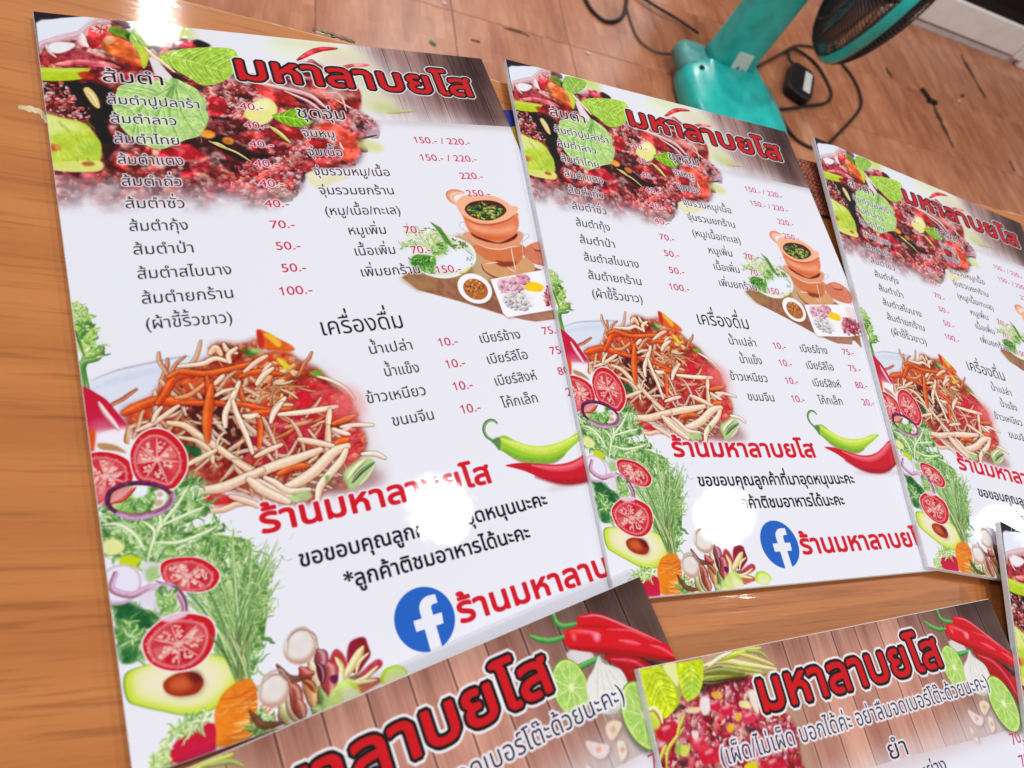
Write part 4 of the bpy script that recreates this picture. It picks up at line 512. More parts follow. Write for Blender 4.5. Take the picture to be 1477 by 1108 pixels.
def art_b():
    sh = Sheet(297, 420, WHITE); A = sh.a; H, W = sh.H, sh.W; hh = int(100 * S); w = W
    uu = (np.arange(W) + .5)[None, :] / S; U = uu + np.zeros((hh, 1)); V = (np.arange(hh) + .5)[:, None] / S + 0 * uu
    sm = lambda x, a, b: np.clip((x - a) / (b - a), 0, 1) ** 2 * (3 - 2 * np.clip((x - a) / (b - a), 0, 1))
    n1 = fbm(hh, w, 50, 105, 5, ang=1.5708, stretch=6); n2 = vnoise(hh, w, 3, 109, ang=1.5708, stretch=40)
    pid = np.floor(U / 19.9); ph = (pid * .618 * 7) % 1
    wood = np.array([176, 126, 112], np.float32) + (n1[..., None] - .5) * [66, 62, 58] + (n2[..., None] - .5) * [14, 14, 14] + ((ph - .5) * 26)[..., None] * [1, 1, .8]
    ed = np.abs(U / 19.9 - np.round(U / 19.9)) * 19.9; wood *= (1 - .5 * np.exp(-(ed / .4) ** 2))[..., None]; wood += (14 * np.exp(-((ed - 1) / .5) ** 2))[..., None]
    wood *= (1.06 - .5 * sm(U, 185, 285) * (1 - .45 * sm(V, 20, 60)) - .12 * (1 - sm(V, 0, 16)))[..., None] * np.array([1, 1 - .0, 1.0]); g_ = sm(U, 190, 290)[..., None]; wood = wood * (1 - g_ * .35) + wood.mean(2, keepdims=True) * g_ * .35 * np.array([1.08, .96, .98])
    al = (1 - sm(V + .04 * U - 4, 58, 79) * .55) * (V < 72 + 5 * sm(U, 120, 290)); A[:hh] += (wood - A[:hh]) * al[..., None]
    band = np.exp(-((V - 73) / 7.) ** 2) * (V >= 72 + 5 * sm(U, 120, 290)); A[:hh] += (np.array([206, 190, 196]) - A[:hh]) * (band * .8)[..., None]
    # minced beef and greens at the left
    sh.poly([(0, 0), (60, 0), (84, 6), (92, 20), (96, 60), (60, 100), (0, 100)], (190, 170, 140), .5, 5)
    for p, w_, c in ((Q2(540, 400, 700, 370, 900, 370, 1000, 350), 8, (140, 146, 60)), (Q2(560, 350, 700, 330, 850, 350), 6, (110, 120, 50)), (Q2(540, 420, 640, 430, 760, 400), 5, (60, 56, 30)), (Q2(556, 300, 700, 260, 850, 285, 1080, 320), 4.4, (222, 222, 150)), (Q2(640, 262, 740, 230, 870, 190, 970, 170), 4.4, (196, 206, 70)), (Q2(600, 300, 680, 240, 760, 200), 3, (232, 232, 210)), (Q2(820, 215, 920, 240, 1060, 290), 3.6, (206, 200, 110)), (Q2(700, 300, 860, 320, 1000, 345), 3, (180, 176, 80)), (Q2(860, 190, 960, 200, 1020, 240), 3, (150, 160, 90))): sh.strand(p, w_ * .75, c, sh=(120, 110, 40), hi=(240, 240, 200), soft=2)
    meat = Q2(180, 760, 240, 690, 330, 620, 420, 560, 550, 480, 700, 430, 900, 400, 1000, 560, 1150, 640, 1210, 720, 1240, 820, 1250, 950).tolist() + [(86, 72), (74, 84), (50, 92), (20, 97), (-4, 90), (-4, 60)]
    sh.poly(meat, (140, 44, 60), 1, 1.2, mot=50); RM = [(196, 44, 66), (206, 70, 90), (170, 30, 50), (222, 150, 160), (150, 30, 50), (226, 190, 190), (214, 96, 110), (110, 20, 34)]
    sh.crumbs(meat, 800, 1.2, 4.2, RM, 91, .75, lit=.45, dark=.4, asp=.4); sh.melt(meat, .35, .6, 3); sh.crumbs(meat, 1500, .4, 1.6, RM + [(232, 206, 200), (226, 200, 120), (206, 130, 60), (236, 226, 220)], 92, .75, lit=.6, asp=.35); sh.melt(meat, .18)
    for q, c in ((Q2(240, 720, 360, 690, 380, 770, 300, 840, 230, 800), (196, 36, 56)), (Q2(540, 880, 660, 880, 680, 980, 560, 990), (206, 40, 60)), (Q2(600, 550, 680, 560, 670, 620, 610, 600), (196, 30, 60)), (Q2(690, 580, 770, 590, 760, 650, 700, 640), (206, 30, 60)), (Q2(460, 800, 560, 820, 600, 880, 500, 900), (206, 60, 76)), (Q2(980, 980, 1100, 950, 1160, 1010, 1000, 1060), (196, 40, 60)), (Q2(840, 640, 930, 640, 930, 700, 850, 700), (206, 50, 80))): sh.poly(q, c, .9, .4, mot=20); m_ = q.mean(0); sh.ell(m_ - (0, 1.6), 3, .9, -.1, (236, 190, 196), .7, .5)
    for q, c in ((Q2(545, 530, 600, 530, 610, 620, 570, 650, 540, 600), (226, 222, 222)), (Q2(880, 490, 930, 480, 960, 620, 930, 620), (226, 220, 200)), (Q2(450, 600, 540, 590, 530, 630, 460, 630), (222, 206, 160)), (Q2(740, 710, 785, 720, 770, 770, 735, 760), (222, 170, 50)), (Q2(620, 490, 680, 480, 700, 520, 640, 530), (214, 170, 70)), (Q2(790, 640, 830, 640, 820, 690, 795, 690), (214, 170, 60)), (Q2(400, 860, 470, 880, 440, 940, 400, 930), (206, 214, 90)), (Q2(360, 900, 400, 840, 400, 930), (150, 180, 70)), (Q2(860, 1000, 940, 980, 930, 1040, 870, 1060), (214, 206, 40)), (Q2(820, 550, 880, 550, 900, 600, 830, 590), (230, 220, 160)), (Q2(480, 760, 530, 770, 520, 820, 490, 810), (230, 210, 210))): sh.poly(q, c, .95, .3, mot=14)
    for p in (Q2(300, 1020, 310, 900, 360, 820, 420, 740), Q2(380, 800, 390, 740, 430, 640), Q2(240, 1000, 280, 900, 300, 860)): sh.strand(p, 2, (206, 196, 60), sh=(120, 110, 40))
    for q in (Q2(540, 440, 640, 420, 760, 380, 880, 370, 860, 410, 700, 430, 560, 500), Q2(330, 600, 400, 560, 420, 600, 350, 640), Q2(870, 730, 930, 740, 920, 790, 880, 770), Q2(400, 970, 460, 960, 450, 1020, 400, 1020)): sh.poly(q, (60, 34, 34), .8, .7)
    sh.poly(Q2(100, 320, 140, 320, 160, 460, 200, 600, 260, 700, 230, 740, 180, 640, 120, 480), (206, 216, 90), 1, .5, mot=20)
    leaf(sh, Q2(130, 320, 190, 308, 260, 300, 330, 380, 370, 440, 395, 530, 370, 600, 330, 640, 290, 672, 240, 640, 190, 590, 155, 480), (196, 210, 24), (214, 222, 110), (140, 170, 40), Q2(200, 310, 260, 450, 330, 620), 6, mot=26)
    sh.poly(Q2(250, 300, 300, 310, 390, 450, 400, 540, 370, 600, 380, 520, 330, 400), (150, 180, 60), .9, .8); sh.poly(Q2(275, 298, 380, 285, 385, 440, 340, 400), (226, 228, 160), .95, .4)
    leaf(sh, Q2(372, 288, 460, 268, 555, 255, 560, 400, 530, 500, 470, 545, 430, 530, 395, 430), (196, 212, 40), (216, 226, 120), (130, 170, 60), Q2(470, 275, 480, 400, 480, 530), 5, mot=24); sh.poly(Q2(430, 420, 540, 400, 520, 500, 470, 540), (130, 180, 80), .5, 1.4); sh.strand(Q2(160, 620, 210, 600, 250, 640, 270, 700), 3, (226, 228, 150)); sh.poly(Q2(160, 640, 230, 680, 240, 740, 200, 760), (190, 204, 60), .9, .6)
    k = np.clip(sm(V + .05 * U, 82, 99), 0, 1) * .95; A[:hh] += (np.array(WHITE) - A[:hh]) * (k * (U < 150))[..., None]
    # chillies, limes, garlic at the right
    sh.poly(Q3(900, 130, 1000, 150, 1040, 230, 960, 230, 920, 190), (206, 196, 200), 1, .3); sh.poly(Q1(370, 350, 500, 350, 490, 410, 440, 440, 400, 410), (214, 206, 208), 1, .4)
    sh.poly(Q3(1080, 200, 1240, 260, 1477, 420, 1500, 480, 1400, 470, 1250, 330), (60, 30, 34), .8, .8)
    low = Q3(1085, 215, 1150, 215, 1250, 270, 1350, 360, 1430, 450, 1500, 590, 1530, 740, 1480, 720, 1400, 560, 1310, 440, 1220, 400, 1180, 320); sh.poly(low, (170, 20, 36), 1, .2, mot=8); sh.strand(Q3(1120, 240, 1240, 300, 1340, 410, 1430, 560), 4.2, (206, 50, 66), hi=(236, 170, 176), sh=(150, 20, 36), a=.85, soft=5)
    sh.poly(Q3(1380, 400, 1477, 430, 1530, 470, 1477, 480, 1400, 450), (190, 30, 50), 1, .3)
    back = Q1(412, 200, 420, 135, 480, 110, 580, 122, 760, 200, 960, 290, 1060, 370, 1040, 420, 900, 330, 700, 240, 520, 215); sh.poly(back, (206, 22, 46), 1, .2); sh.strand(Q1(430, 135, 560, 130, 760, 210, 960, 300), 1.6, (236, 130, 140), a=.7, soft=4); sh.poly(Q1(420, 190, 560, 195, 700, 215, 560, 220), (130, 10, 30), .8, .6)
    front = Q1(325, 275, 345, 215, 400, 196, 500, 200, 680, 205, 800, 235, 980, 320, 1080, 400, 1100, 450, 1000, 420, 860, 395, 640, 372, 420, 350, 345, 320); sh.poly(front, (206, 24, 46), 1, .2, mot=6); sh.strand(Q1(360, 330, 560, 350, 760, 370, 960, 400, 1060, 420), 3.4, (150, 16, 34), a=.65, hl=0, soft=7)
    for p, w_ in ((Q1(370, 225, 480, 235, 560, 250), 3), (Q1(680, 285, 760, 300, 820, 310), 3), (Q1(880, 315, 960, 340, 1040, 390), 2.2), (Q1(600, 215, 760, 225, 900, 290), 1.4)): sh.strand(p, w_, (232, 90, 104), hi=(246, 176, 180), sh=(214, 40, 60), a=.75, soft=6)
    sh.ell(Q1(540, 265)[0], 2.2, 2.2, 0, (240, 170, 176), .8, .9); sh.ell(Q1(392, 262)[0], 1.4, 2, 0, (240, 130, 120), .8, .8); sh.poly(Q1(340, 225, 430, 205, 440, 225, 350, 250), (222, 80, 40), .6, .8)
    for p in (Q1(255, 108, 280, 170, 330, 192, 405, 178), Q1(115, 258, 180, 280, 250, 285, 325, 262), Q3(930, 240, 980, 230, 1060, 210)): sh.strand(p, 3.0, (86, 160, 80), sh=(30, 90, 50), hi=(170, 210, 140), taper=.6)
    lime(sh, Q1(372, 590)[0], abs(Q1(495, 590)[0][0] - Q1(372, 590)[0][0]), 13.5, .1)
    ga = Q1(552, 388, 580, 430, 640, 450, 700, 480, 740, 560, 740, 640, 680, 740, 600, 760, 520, 720, 475, 620, 480, 540, 520, 470); sh.poly(ga + (1, 1.2), (110, 90, 80), .6, 1); sh.poly(ga, (224, 222, 218), 1, .3, mot=8); gm = ga.mean(0)
    for k in range(5): sh.strand([ga[0], ga[0] + (-9 + 4.5 * k, 16), gm + (-8 + 4 * k, 16)], .7, (200, 196, 190), a=.7, hl=0, edge=0, soft=3)
    sh.poly(Q1(600, 740, 700, 720, 690, 770, 620, 780), (180, 170, 160), .7, 1)
    c = Q3(1318, 612)[0]; sh.ell(c + (1, 2.6), 14, 16.4, -.1, (60, 70, 56), .6, 1); lime(sh, c, abs(Q3(1425, 640)[0] - c)[0] * 1.0, 17, -.1)
    for q, cc in ((Q1(600, 830, 650, 800, 700, 820, 680, 880, 640, 930, 605, 890), (224, 206, 184)), (Q1(470, 935, 560, 950, 620, 960, 610, 1020, 560, 1050, 500, 1010), (226, 206, 206)), (Q3(1200, 720, 1235, 730, 1255, 800, 1230, 830), (226, 214, 200)), (Q3(1060, 790, 1110, 850, 1130, 910, 1090, 880), (224, 210, 206))): sh.poly(q + (.8, .8), (140, 110, 106), .5, .8); sh.poly(q, cc, 1, .3, mot=12); sh.ell(q.mean(0), 1.6, 1.2, 0, (200, 140, 120), .7, .6)
    K, R_, WH = (40, 44, 60), (176, 48, 74), (230, 226, 234)
    text(sh, '(เผ็ด/ไม่เผ็ด บอกได้ค่ะ อย่าลืมจดเบอร์โต๊ะด้วยนะคะ)', 36, 51.6, 12.2, width=223, col=(52, 58, 78), halo=WH, hw=1.5, sf=.1)
    text(sh, 'ยำ', 151.7, 71.8, 13.2, width=15.2, col=K, halo=WH, hw=1.3, bold=.1, sf=.1)
    text(sh, 'คอหมูย่าง', 150, 85.5, 10.2, width=43, col=K); text(sh, '70.-', 0, 84.8, 9.4, right=273.5, xs=1.1, col=R_, halo=WH, hw=.4); text(sh, '70.-', 0, 97.2, 9.4, right=273.5, xs=1.1, col=R_)
    title(sh, 'มหาลาบยโส', 69.2, 32.6, 159.5, 27.0, .85, 1.6, 1.35)
    return sh
# ------------------------------------------------------------------ helpers
ANG = math.atan2(.6756, .7373)              # the table and the floor tiles run this way
def lin(r, g, b):
    f = lambda c: (c / 255 / 12.92) if c / 255 <= .04045 else ((c / 255 + .055) / 1.055) ** 2.4
    return (f(r), f(g), f(b), 1)
def SN(s, n, z=0.): return Vector((s * math.cos(ANG) - n * math.sin(ANG), s * math.sin(ANG) + n * math.cos(ANG), z))
def tag(o, label=None, cat=None, group=None, kind=None):
    if label: o['label'] = label
    if cat: o['category'] = cat
    if group: o['group'] = group
    if kind: o['kind'] = kind
    return o
def empty(name, M): o = bpy.data.objects.new(name, None); o.empty_display_size = .05; scene.collection.objects.link(o); o.matrix_world = M; return o
def link(name, me, mat, parent=None, M=None):
    o = bpy.data.objects.new(name, me); scene.collection.objects.link(o)
    if mat and not me.materials: me.materials.append(mat)
    if parent: o.parent = parent
    if M is not None: o.matrix_world = M if parent is None else o.matrix_world; 
    if M is not None and parent: o.matrix_basis = M
    return o
def bm_obj(name, bm, mat, parent=None, M=None, smooth=False):
    me = bpy.data.meshes.new(name); bm.normal_update(); bm.to_mesh(me); bm.free()
    if smooth:
        for p in me.polygons: p.use_smooth = True
    return link(name, me, mat, parent, M)
def box(bm, x0, x1, y0, y1, z0, z1, bev=0., seg=2):
    vs = [bm.verts.new(v) for v in ((x0, y0, z0), (x1, y0, z0), (x1, y1, z0), (x0, y1, z0), (x0, y0, z1), (x1, y0, z1), (x1, y1, z1), (x0, y1, z1))]
    fs = [bm.faces.new([vs[i] for i in f]) for f in ((3, 2, 1, 0), (4, 5, 6, 7), (0, 1, 5, 4), (1, 2, 6, 5), (2, 3, 7, 6), (3, 0, 4, 7))]
    if bev: bmesh.ops.bevel(bm, geom=list({e for f in fs for e in f.edges}), offset=bev, segments=seg, affect='EDGES', profile=.5)
def tube(bm, pts, r, n=8, closed=False, sub=6):
    P = [Vector(p) for p in (cr(np.array(pts, float), sub, closed) if len(pts) > 2 else pts)]; rings = []
    ref = Vector((0, 0, 1)); N = len(P)
    for i, p in enumerate(P):
        a = P[(i - 1) % N] if (closed or i > 0) else P[0]; b = P[(i + 1) % N] if (closed or i < N - 1) else P[-1]; d = (b - a).normalized()
        if abs(d.dot(ref)) > .98: rf = Vector((1, 0, 0))
        else: rf = ref
        x = d.cross(rf).normalized(); y = x.cross(d); rr = r(i / (N - 1)) if callable(r) else r
        rings.append([bm.verts.new(p + (x * math.cos(t) + y * math.sin(t)) * rr) for t in [2 * math.pi * k / n for k in range(n)]])
    for i in range(N if closed else N - 1):
        A, B = rings[i], rings[(i + 1) % N]
        for k in range(n): bm.faces.new((A[k], A[(k + 1) % n], B[(k + 1) % n], B[k]))
    if not closed: bm.faces.new(rings[0][::-1]); bm.faces.new(rings[-1])
RT42 = Matrix.Rotation(ANG, 4, 'Z')
class Nodes:
    def __init__(s, name, rough=.5, col=(.8, .8, .8, 1), spec=.5, coat=0., coatr=.05, metal=0., ior=1.5):
        s.m = bpy.data.materials.new(name); s.m.use_nodes = True; s.t = s.m.node_tree; s.b = s.t.nodes['Principled BSDF']; s.out = s.t.nodes['Material Output']
        s.b.inputs['Base Color'].default_value = col; s.b.inputs['Roughness'].default_value = rough; s.b.inputs['IOR'].default_value = ior; s.b.inputs['Coat Weight'].default_value = coat; s.b.inputs['Coat Roughness'].default_value = coatr; s.b.inputs['Metallic'].default_value = metal; s.b.inputs['Specular IOR Level'].default_value = spec
    def n(s, t, **k):
        q = s.t.nodes.new(t)
        for a, v in k.items():
            if a.startswith('i_'): q.inputs[a[2:].replace('_', ' ')].default_value = v
            else: setattr(q, a, v)
        return q
    def l(s, a, b): s.t.links.new(a, b)
    def coord(s, scale=(1, 1, 1), loc=(0, 0, 0), kind='Object', rot=(0, 0, 0)):
        tc = s.n('ShaderNodeTexCoord'); mp = s.n('ShaderNodeMapping'); mp.inputs['Scale'].default_value = scale; mp.inputs['Location'].default_value = loc; mp.inputs['Rotation'].default_value = rot; s.l(tc.outputs[kind], mp.inputs[0]); return mp.outputs[0]
    def noise(s, vec, sc, det=3., rough=.5, dist=0.):
        q = s.n('ShaderNodeTexNoise', i_Scale=sc, i_Detail=det, i_Roughness=rough, i_Distortion=dist); s.l(vec, q.inputs['Vector']); return q.outputs['Fac']
    def ramp(s, fac, stops):
        q = s.n('ShaderNodeValToRGB'); e = q.color_ramp.elements; e[0].position, e[0].color = stops[0]; e[1].position, e[1].color = stops[-1]
        for p, c in stops[1:-1]: x = e.new(p); x.color = c
        s.l(fac, q.inputs[0]); return q.outputs[0]
    def mix(s, f, a, b, mode='MIX'):
        q = s.n('ShaderNodeMix', data_type='RGBA', blend_type=mode)
        for i, v in ((0, f), (6, a), (7, b)):
            if hasattr(v, 'is_linked'): s.l(v, q.inputs[i])
            else: q.inputs[i].default_value = v
        return q.outputs[2]
    def math(s, op, a, b=0., c=None):
        q = s.n('ShaderNodeMath', operation=op)
        for i, v in enumerate((a, b) if c is None else (a, b, c)):
            if hasattr(v, 'is_linked'): s.l(v, q.inputs[i])
            else: q.inputs[i].default_value = v
        return q.outputs[0]
    def bump(s, h, st, dist=.001, prev=None, coat=False):
        q = s.n('ShaderNodeBump', i_Strength=st, i_Distance=dist); s.l(h, q.inputs['Height'])
        if prev: s.l(prev, q.inputs['Normal'])
        s.l(q.outputs[0], s.b.inputs['Normal'])
        if coat: s.l(q.outputs[0], s.b.inputs['Coat Normal'])
        return q.outputs[0]
G0, G1 = (0, 0, 0, 1), (1, 1, 1, 1)
# ------------------------------------------------------------------ materials
def print_mat(name, sheet):
    im = bpy.data.images.new(name, sheet.W, sheet.H, alpha=False); px = np.ones((sheet.H, sheet.W, 4), np.float32); q = np.clip(sheet.a[::-1] / 255, 0, 1) ** 2.2; q = np.clip((q - .017) / .983, 0.0015, 1); q = q.mean(2, keepdims=True) + (q - q.mean(2, keepdims=True)) * 1.0; px[..., :3] = np.clip(q, 0, 1) ** (1 / 2.2)
    im.pixels.foreach_set(px.ravel()); im.update(); im.pack()
    N = Nodes(name, rough=.6, spec=.05, coat=1., coatr=.009)
    N.b.inputs['Coat IOR'].default_value = 1.5
    t = N.n('ShaderNodeTexImage', image=im, interpolation='Cubic', extension='EXTEND'); N.l(t.outputs[0], N.b.inputs['Base Color'])
    v = N.coord(); oi = N.n('ShaderNodeObjectInfo'); ad = N.n('ShaderNodeVectorMath', operation='ADD'); N.l(v, ad.inputs[0]); N.l(oi.outputs['Location'], ad.inputs[1])
    fine = N.noise(ad.outputs[0], 900, 3, .6); mid = N.noise(ad.outputs[0], 160, 2, .5); wide = N.noise(ad.outputs[0], 14, 2, .5)
    h = N.math('ADD', N.math('MULTIPLY', fine, .13), N.math('ADD', N.math('MULTIPLY', mid, .34), N.math('MULTIPLY', wide, 1.6)))
    q = N.n('ShaderNodeBump', i_Strength=1., i_Distance=.00012); N.l(h, q.inputs['Height']); N.l(q.outputs[0], N.b.inputs['Coat Normal'])
    q2 = N.n('ShaderNodeBump', i_Strength=1., i_Distance=.0001); N.l(h, q2.inputs['Height']); N.l(q2.outputs[0], N.b.inputs['Normal'])
    sm_ = N.noise(ad.outputs[0], 22, 5, .65, .8); N.l(N.ramp(sm_, [(.42, (.014, .014, .014, 1)), (.62, (.032, .032, .032, 1)), (.78, (.07, .07, .07, 1))]), N.b.inputs['Coat Roughness'])
    return N.m
def wood_mat():
    N = Nodes('varnished_table_wood', rough=.45, spec=.3, coat=.6, coatr=.09)
    v = N.coord((1, 1, 1)); w1 = N.noise(N.coord((1.1, 11, 4)), 3.2, 5, .6, .9); w2 = N.noise(N.coord((2.2, 70, 10)), 4, 4, .7, .2); w3 = N.noise(N.coord((.6, 2.6, 1)), 1.6, 2, .5)
    wv = N.n('ShaderNodeTexWave', wave_type='BANDS', bands_direction='Y', i_Scale=3.4, i_Distortion=5.5, i_Detail=3., i_Detail_Scale=.7, i_Detail_Roughness=.6); N.l(N.coord((.32, 1.9, 1)), wv.inputs['Vector'])
    f = N.math('ADD', N.math('MULTIPLY', w1, .26), N.math('ADD', N.math('MULTIPLY', wv.outputs['Fac'], .14), N.math('ADD', N.math('MULTIPLY', w3, .38), N.math('MULTIPLY', w2, .10))))
    c = N.ramp(f, [(.26, lin(170, 100, 48)), (.44, lin(188, 117, 60)), (.58, lin(199, 128, 68)), (.78, lin(208, 140, 80))])
    pores = N.ramp(w2, [(.30, lin(150, 96, 60)), (.47, G1)]); c = N.mix(.45, c, pores, 'MULTIPLY')
    # dark fleck lines of the grain
    fl = N.ramp(N.noise(N.coord((9, 260, 10)), 3, 2, .5), [(.62, G0), (.74, G1)]); c = N.mix(N.math('MULTIPLY', fl, .28), c, lin(112, 58, 26))
    # pale knocks and wear
    wr = N.ramp(N.noise(v, 60, 4, .7), [(.73, G0), (.79, G1)]); c = N.mix(N.math('MULTIPLY', wr, .4), c, lin(214, 160, 110))
    N.l(c, N.b.inputs['Base Color'])
    rr = N.ramp(w1, [(.3, (.40, .40, .40, 1)), (.8, (.52, .52, .52, 1))]); N.l(rr, N.b.inputs['Roughness'])
    b = N.bump(N.math('ADD', N.math('MULTIPLY', w2, .5), N.noise(N.coord((6, 120, 10)), 3, 3, .6)), .22, .0006, coat=True)
    return N.m
def edge_mat():
    N = Nodes('worn_table_edge', rough=.5); v = N.coord(); k = N.noise(v, 40, 4, .7)
    c = N.ramp(k, [(.35, lin(170, 110, 62)), (.55, lin(206, 160, 112)), (.7, lin(226, 196, 160))]); N.l(c, N.b.inputs['Base Color']); N.bump(k, .5, .001); return N.m
def tile_mat():
    N = Nodes('wood_print_floor_tile', rough=.38, spec=.4); oi = N.n('ShaderNodeObjectInfo')
    sc = N.n('ShaderNodeVectorMath', operation='SCALE', i_Scale=37.); N.l(oi.outputs['Location'], sc.inputs[0])
    def C(s): ad = N.n('ShaderNodeVectorMath', operation='ADD'); N.l(N.coord(s), ad.inputs[0]); N.l(sc.outputs[0], ad.inputs[1]); return ad.outputs[0]
    br = N.n('ShaderNodeTexBrick', offset=.37, squash=1., i_Scale=1., i_Mortar_Size=0., i_Mortar_Smooth=1., i_Brick_Width=.10, i_Row_Height=.024, i_Bias=0.); br.inputs['Color1'].default_value = G0; br.inputs['Color2'].default_value = G1
    rot = N.n('ShaderNodeMapping'); rot.inputs['Rotation'].default_value = (0, 0, math.pi / 2); wob = N.n('ShaderNodeTexNoise', i_Scale=14., i_Detail=2.); N.l(C((1, 1, 1)), wob.inputs['Vector'])
    wa = N.n('ShaderNodeVectorMath', operation='SCALE', i_Scale=.018); N.l(wob.outputs['Color'], wa.inputs[0]); ws = N.n('ShaderNodeVectorMath', operation='ADD'); N.l(C((1, 1, 1)), ws.inputs[0]); N.l(wa.outputs[0], ws.inputs[1]); N.l(ws.outputs[0], rot.inputs[0]); N.l(rot.outputs[0], br.inputs['Vector'])
    st = N.noise(C((34, 5, 1)), 2.2, 4, .6, .5); bl = N.noise(C((5, 1.6, 1)), 3.2, 3, .5, .4)
    f = N.math('ADD', N.math('MULTIPLY', st, .40), N.math('ADD', N.math('MULTIPLY', bl, .50), N.math('MULTIPLY', br.outputs[0], .14)))
    c = N.ramp(f, [(.32, lin(158, 92, 64)), (.46, lin(181, 113, 80)), (.58, lin(196, 128, 94)), (.74, lin(214, 154, 122))])
    du = N.ramp(N.noise(C((1, 1, 1)), 5, 4, .65), [(.35, (.84, .82, .8, 1)), (.7, G1)]); c = N.mix(.5, c, du, 'MULTIPLY'); N.l(c, N.b.inputs['Base Color'])
    N.l(N.ramp(du, [(0, (.5, .5, .5, 1)), (1, (.34, .34, .34, 1))]), N.b.inputs['Roughness']); N.bump(st, .12, .0006); return N.m
def plain(name, col, rough=.5, spec=.5, mott=.08, sc=60, coat=0., bump=.0, **k):
    N = Nodes(name, rough=rough, spec=spec, coat=coat, **k); v = N.coord(); q = N.noise(v, sc, 4, .6); d = tuple(max(0, c * (1 - mott * 2)) for c in col[:3]) + (1,); u = tuple(min(1, c * (1 + mott)) for c in col[:3]) + (1,)
    N.l(N.ramp(q, [(.3, d), (.7, u)]), N.b.inputs['Base Color'])
    if bump: N.bump(q, bump, .0008)
    return N.m
sheetA, sheetB = art_a(), art_b()
M_A, M_B = print_mat('papaya_salad_menu_print', sheetA), print_mat('spicy_salad_menu_print', sheetB)
M_core = plain('white_foam_board', lin(246, 246, 250), .55, mott=.04, sc=300)
M_wood, M_edge, M_tile = wood_mat(), edge_mat(), tile_mat()
M_grout = plain('floor_grout', lin(138, 100, 76), .8, mott=.2, sc=20)
M_teal = plain('turquoise_plastic', lin(40, 196, 188), .36, mott=.14, sc=18, coat=.25, coatr=.2, bump=.05)
M_teald = plain('turquoise_slot_shade', lin(10, 112, 108), .5)
M_black = plain('black_rubber', lin(34, 26, 26), .5, mott=.1); M_wire = plain('black_grille_wire', lin(48, 44, 50), .35, mott=.1)
M_grey = plain('grey_cable_sheath', lin(120, 96, 84), .6); M_blade = plain('smoky_fan_blade', lin(96, 76, 76), .3, mott=.12, sc=14)
M_white = plain('white_painted_panel', lin(244, 240, 236), .45, mott=.04, sc=16, bump=.1); M_rail = plain('grey_plinth_rail', lin(206, 202, 202), .5, mott=.08); M_dark = plain('recess_darkness', lin(44, 28, 26), .6, mott=.15)
M_jet = plain('black_plastic', lin(18, 13, 14), .5, mott=.1)
M_grey2 = plain('dark_grey_plastic', lin(92, 82, 84), .45)
M_label = plain('white_label', lin(242, 240, 236), .4, mott=.03)
# ------------------------------------------------------------------ floor
FZ = -.606
bm = bmesh.new(); box(bm, -5, 6, -3, 6, FZ - .04, FZ - .0015); floor = tag(bm_obj('floor', bm, M_grout, None, RT42), kind='structure')
T = .3; s0, n0 = .155, 1.457
bm = bmesh.new(); box(bm, .0008, T - .0008, .0008, T - .0008, -.0018, 0, .0006, 1); tile_me = None
def keep_tile(i, j): return -.745 <= s0 + i * T < 3.6 and .85 <= n0 + j * T < 3.3
first = bm_obj('tile', bm, M_tile, floor); tile_me = first.data; used = False; rest = bmesh.new()
for i in range(-16, 19):
    for j in range(-14, 15):
        s, n = s0 + i * T, n0 + j * T
        if keep_tile(i, j):
            if used: t = first.copy(); scene.collection.objects.link(t); t.parent = floor
            else: t = first; used = True
            t.matrix_basis = Matrix.Translation((s, n, FZ))
        else: box(rest, s + .0012, s + T - .0012, n + .0012, n + T - .0012, FZ - .002, FZ)
tag(bm_obj('outer_tiles', rest, M_tile, floor), kind='stuff')
rnd = random.Random(4)
def blot(name, pts, w, mat, parent=None):
    """a thin crust of dirt or paint following a line, irregular in width"""
    bm = bmesh.new(); P = [Vector(p) for p in cr(np.array(pts, float), 6)]; L, R = [], []
    for i, p in enumerate(P):
        d = (P[min(i + 1, len(P) - 1)] - P[max(i - 1, 0)]).normalized(); x = Vector((-d.y, d.x, 0)); ww = w * rnd.uniform(.35, 1.1) * (1 - .6 * abs(2 * i / (len(P) - 1) - 1))
        L.append(p + x * ww); R.append(p - x * ww)
    top = [bm.verts.new(v) for v in L + R[::-1]]; bot = [bm.verts.new(v - Vector((0, 0, .0012))) for v in L + R[::-1]]; bm.faces.new(top[::-1]); bm.faces.new(bot); n = len(top)
    for i in range(n): bm.faces.new((top[i], top[(i + 1) % n], bot[(i + 1) % n], bot[i]))
    return bm_obj(name, bm, mat, parent)
f_ = FZ + .0012
M_dirt = plain('dried_dirt', lin(92, 56, 36), .8, mott=.3, sc=90); fl_inv = RT42.inverted()
for pts, w in (([(.487, 3.276), (.52, 3.24), (.58, 3.17), (.643, 3.10)], .015), ([(.47, 2.735), (.52, 2.67), (.593, 2.58)], .015), ([(.266, 2.718), (.285, 2.70), (.303, 2.682)], .011), ([(.80, 2.80), (.83, 2.76)], .010), ([(.56, 2.99), (.55, 2.95)], .010), ([(.10, 2.72), (.13, 2.69)], .007), ([(-.55, 1.36), (-.565, 1.345)], .006), ([(-.50, 1.50), (-.52, 1.49), (-.55, 1.46)], .005)):
    o = blot('dirt_streak', [fl_inv @ Vector((x, y, f_)) for x, y in pts], w, M_dirt, floor)
tag(blot('plastic_scrap', [(-.61, 1.248, FZ + .0035), (-.60, 1.247, FZ + .003), (-.594, 1.25, FZ + .004)], .006, plain('green_scrap', lin(20, 110, 70), .4)), 'tiny green plastic scrap on the tiles beyond the left menu', 'scrap')
M_chip = plain('pale_paint', lin(226, 200, 190), .5)
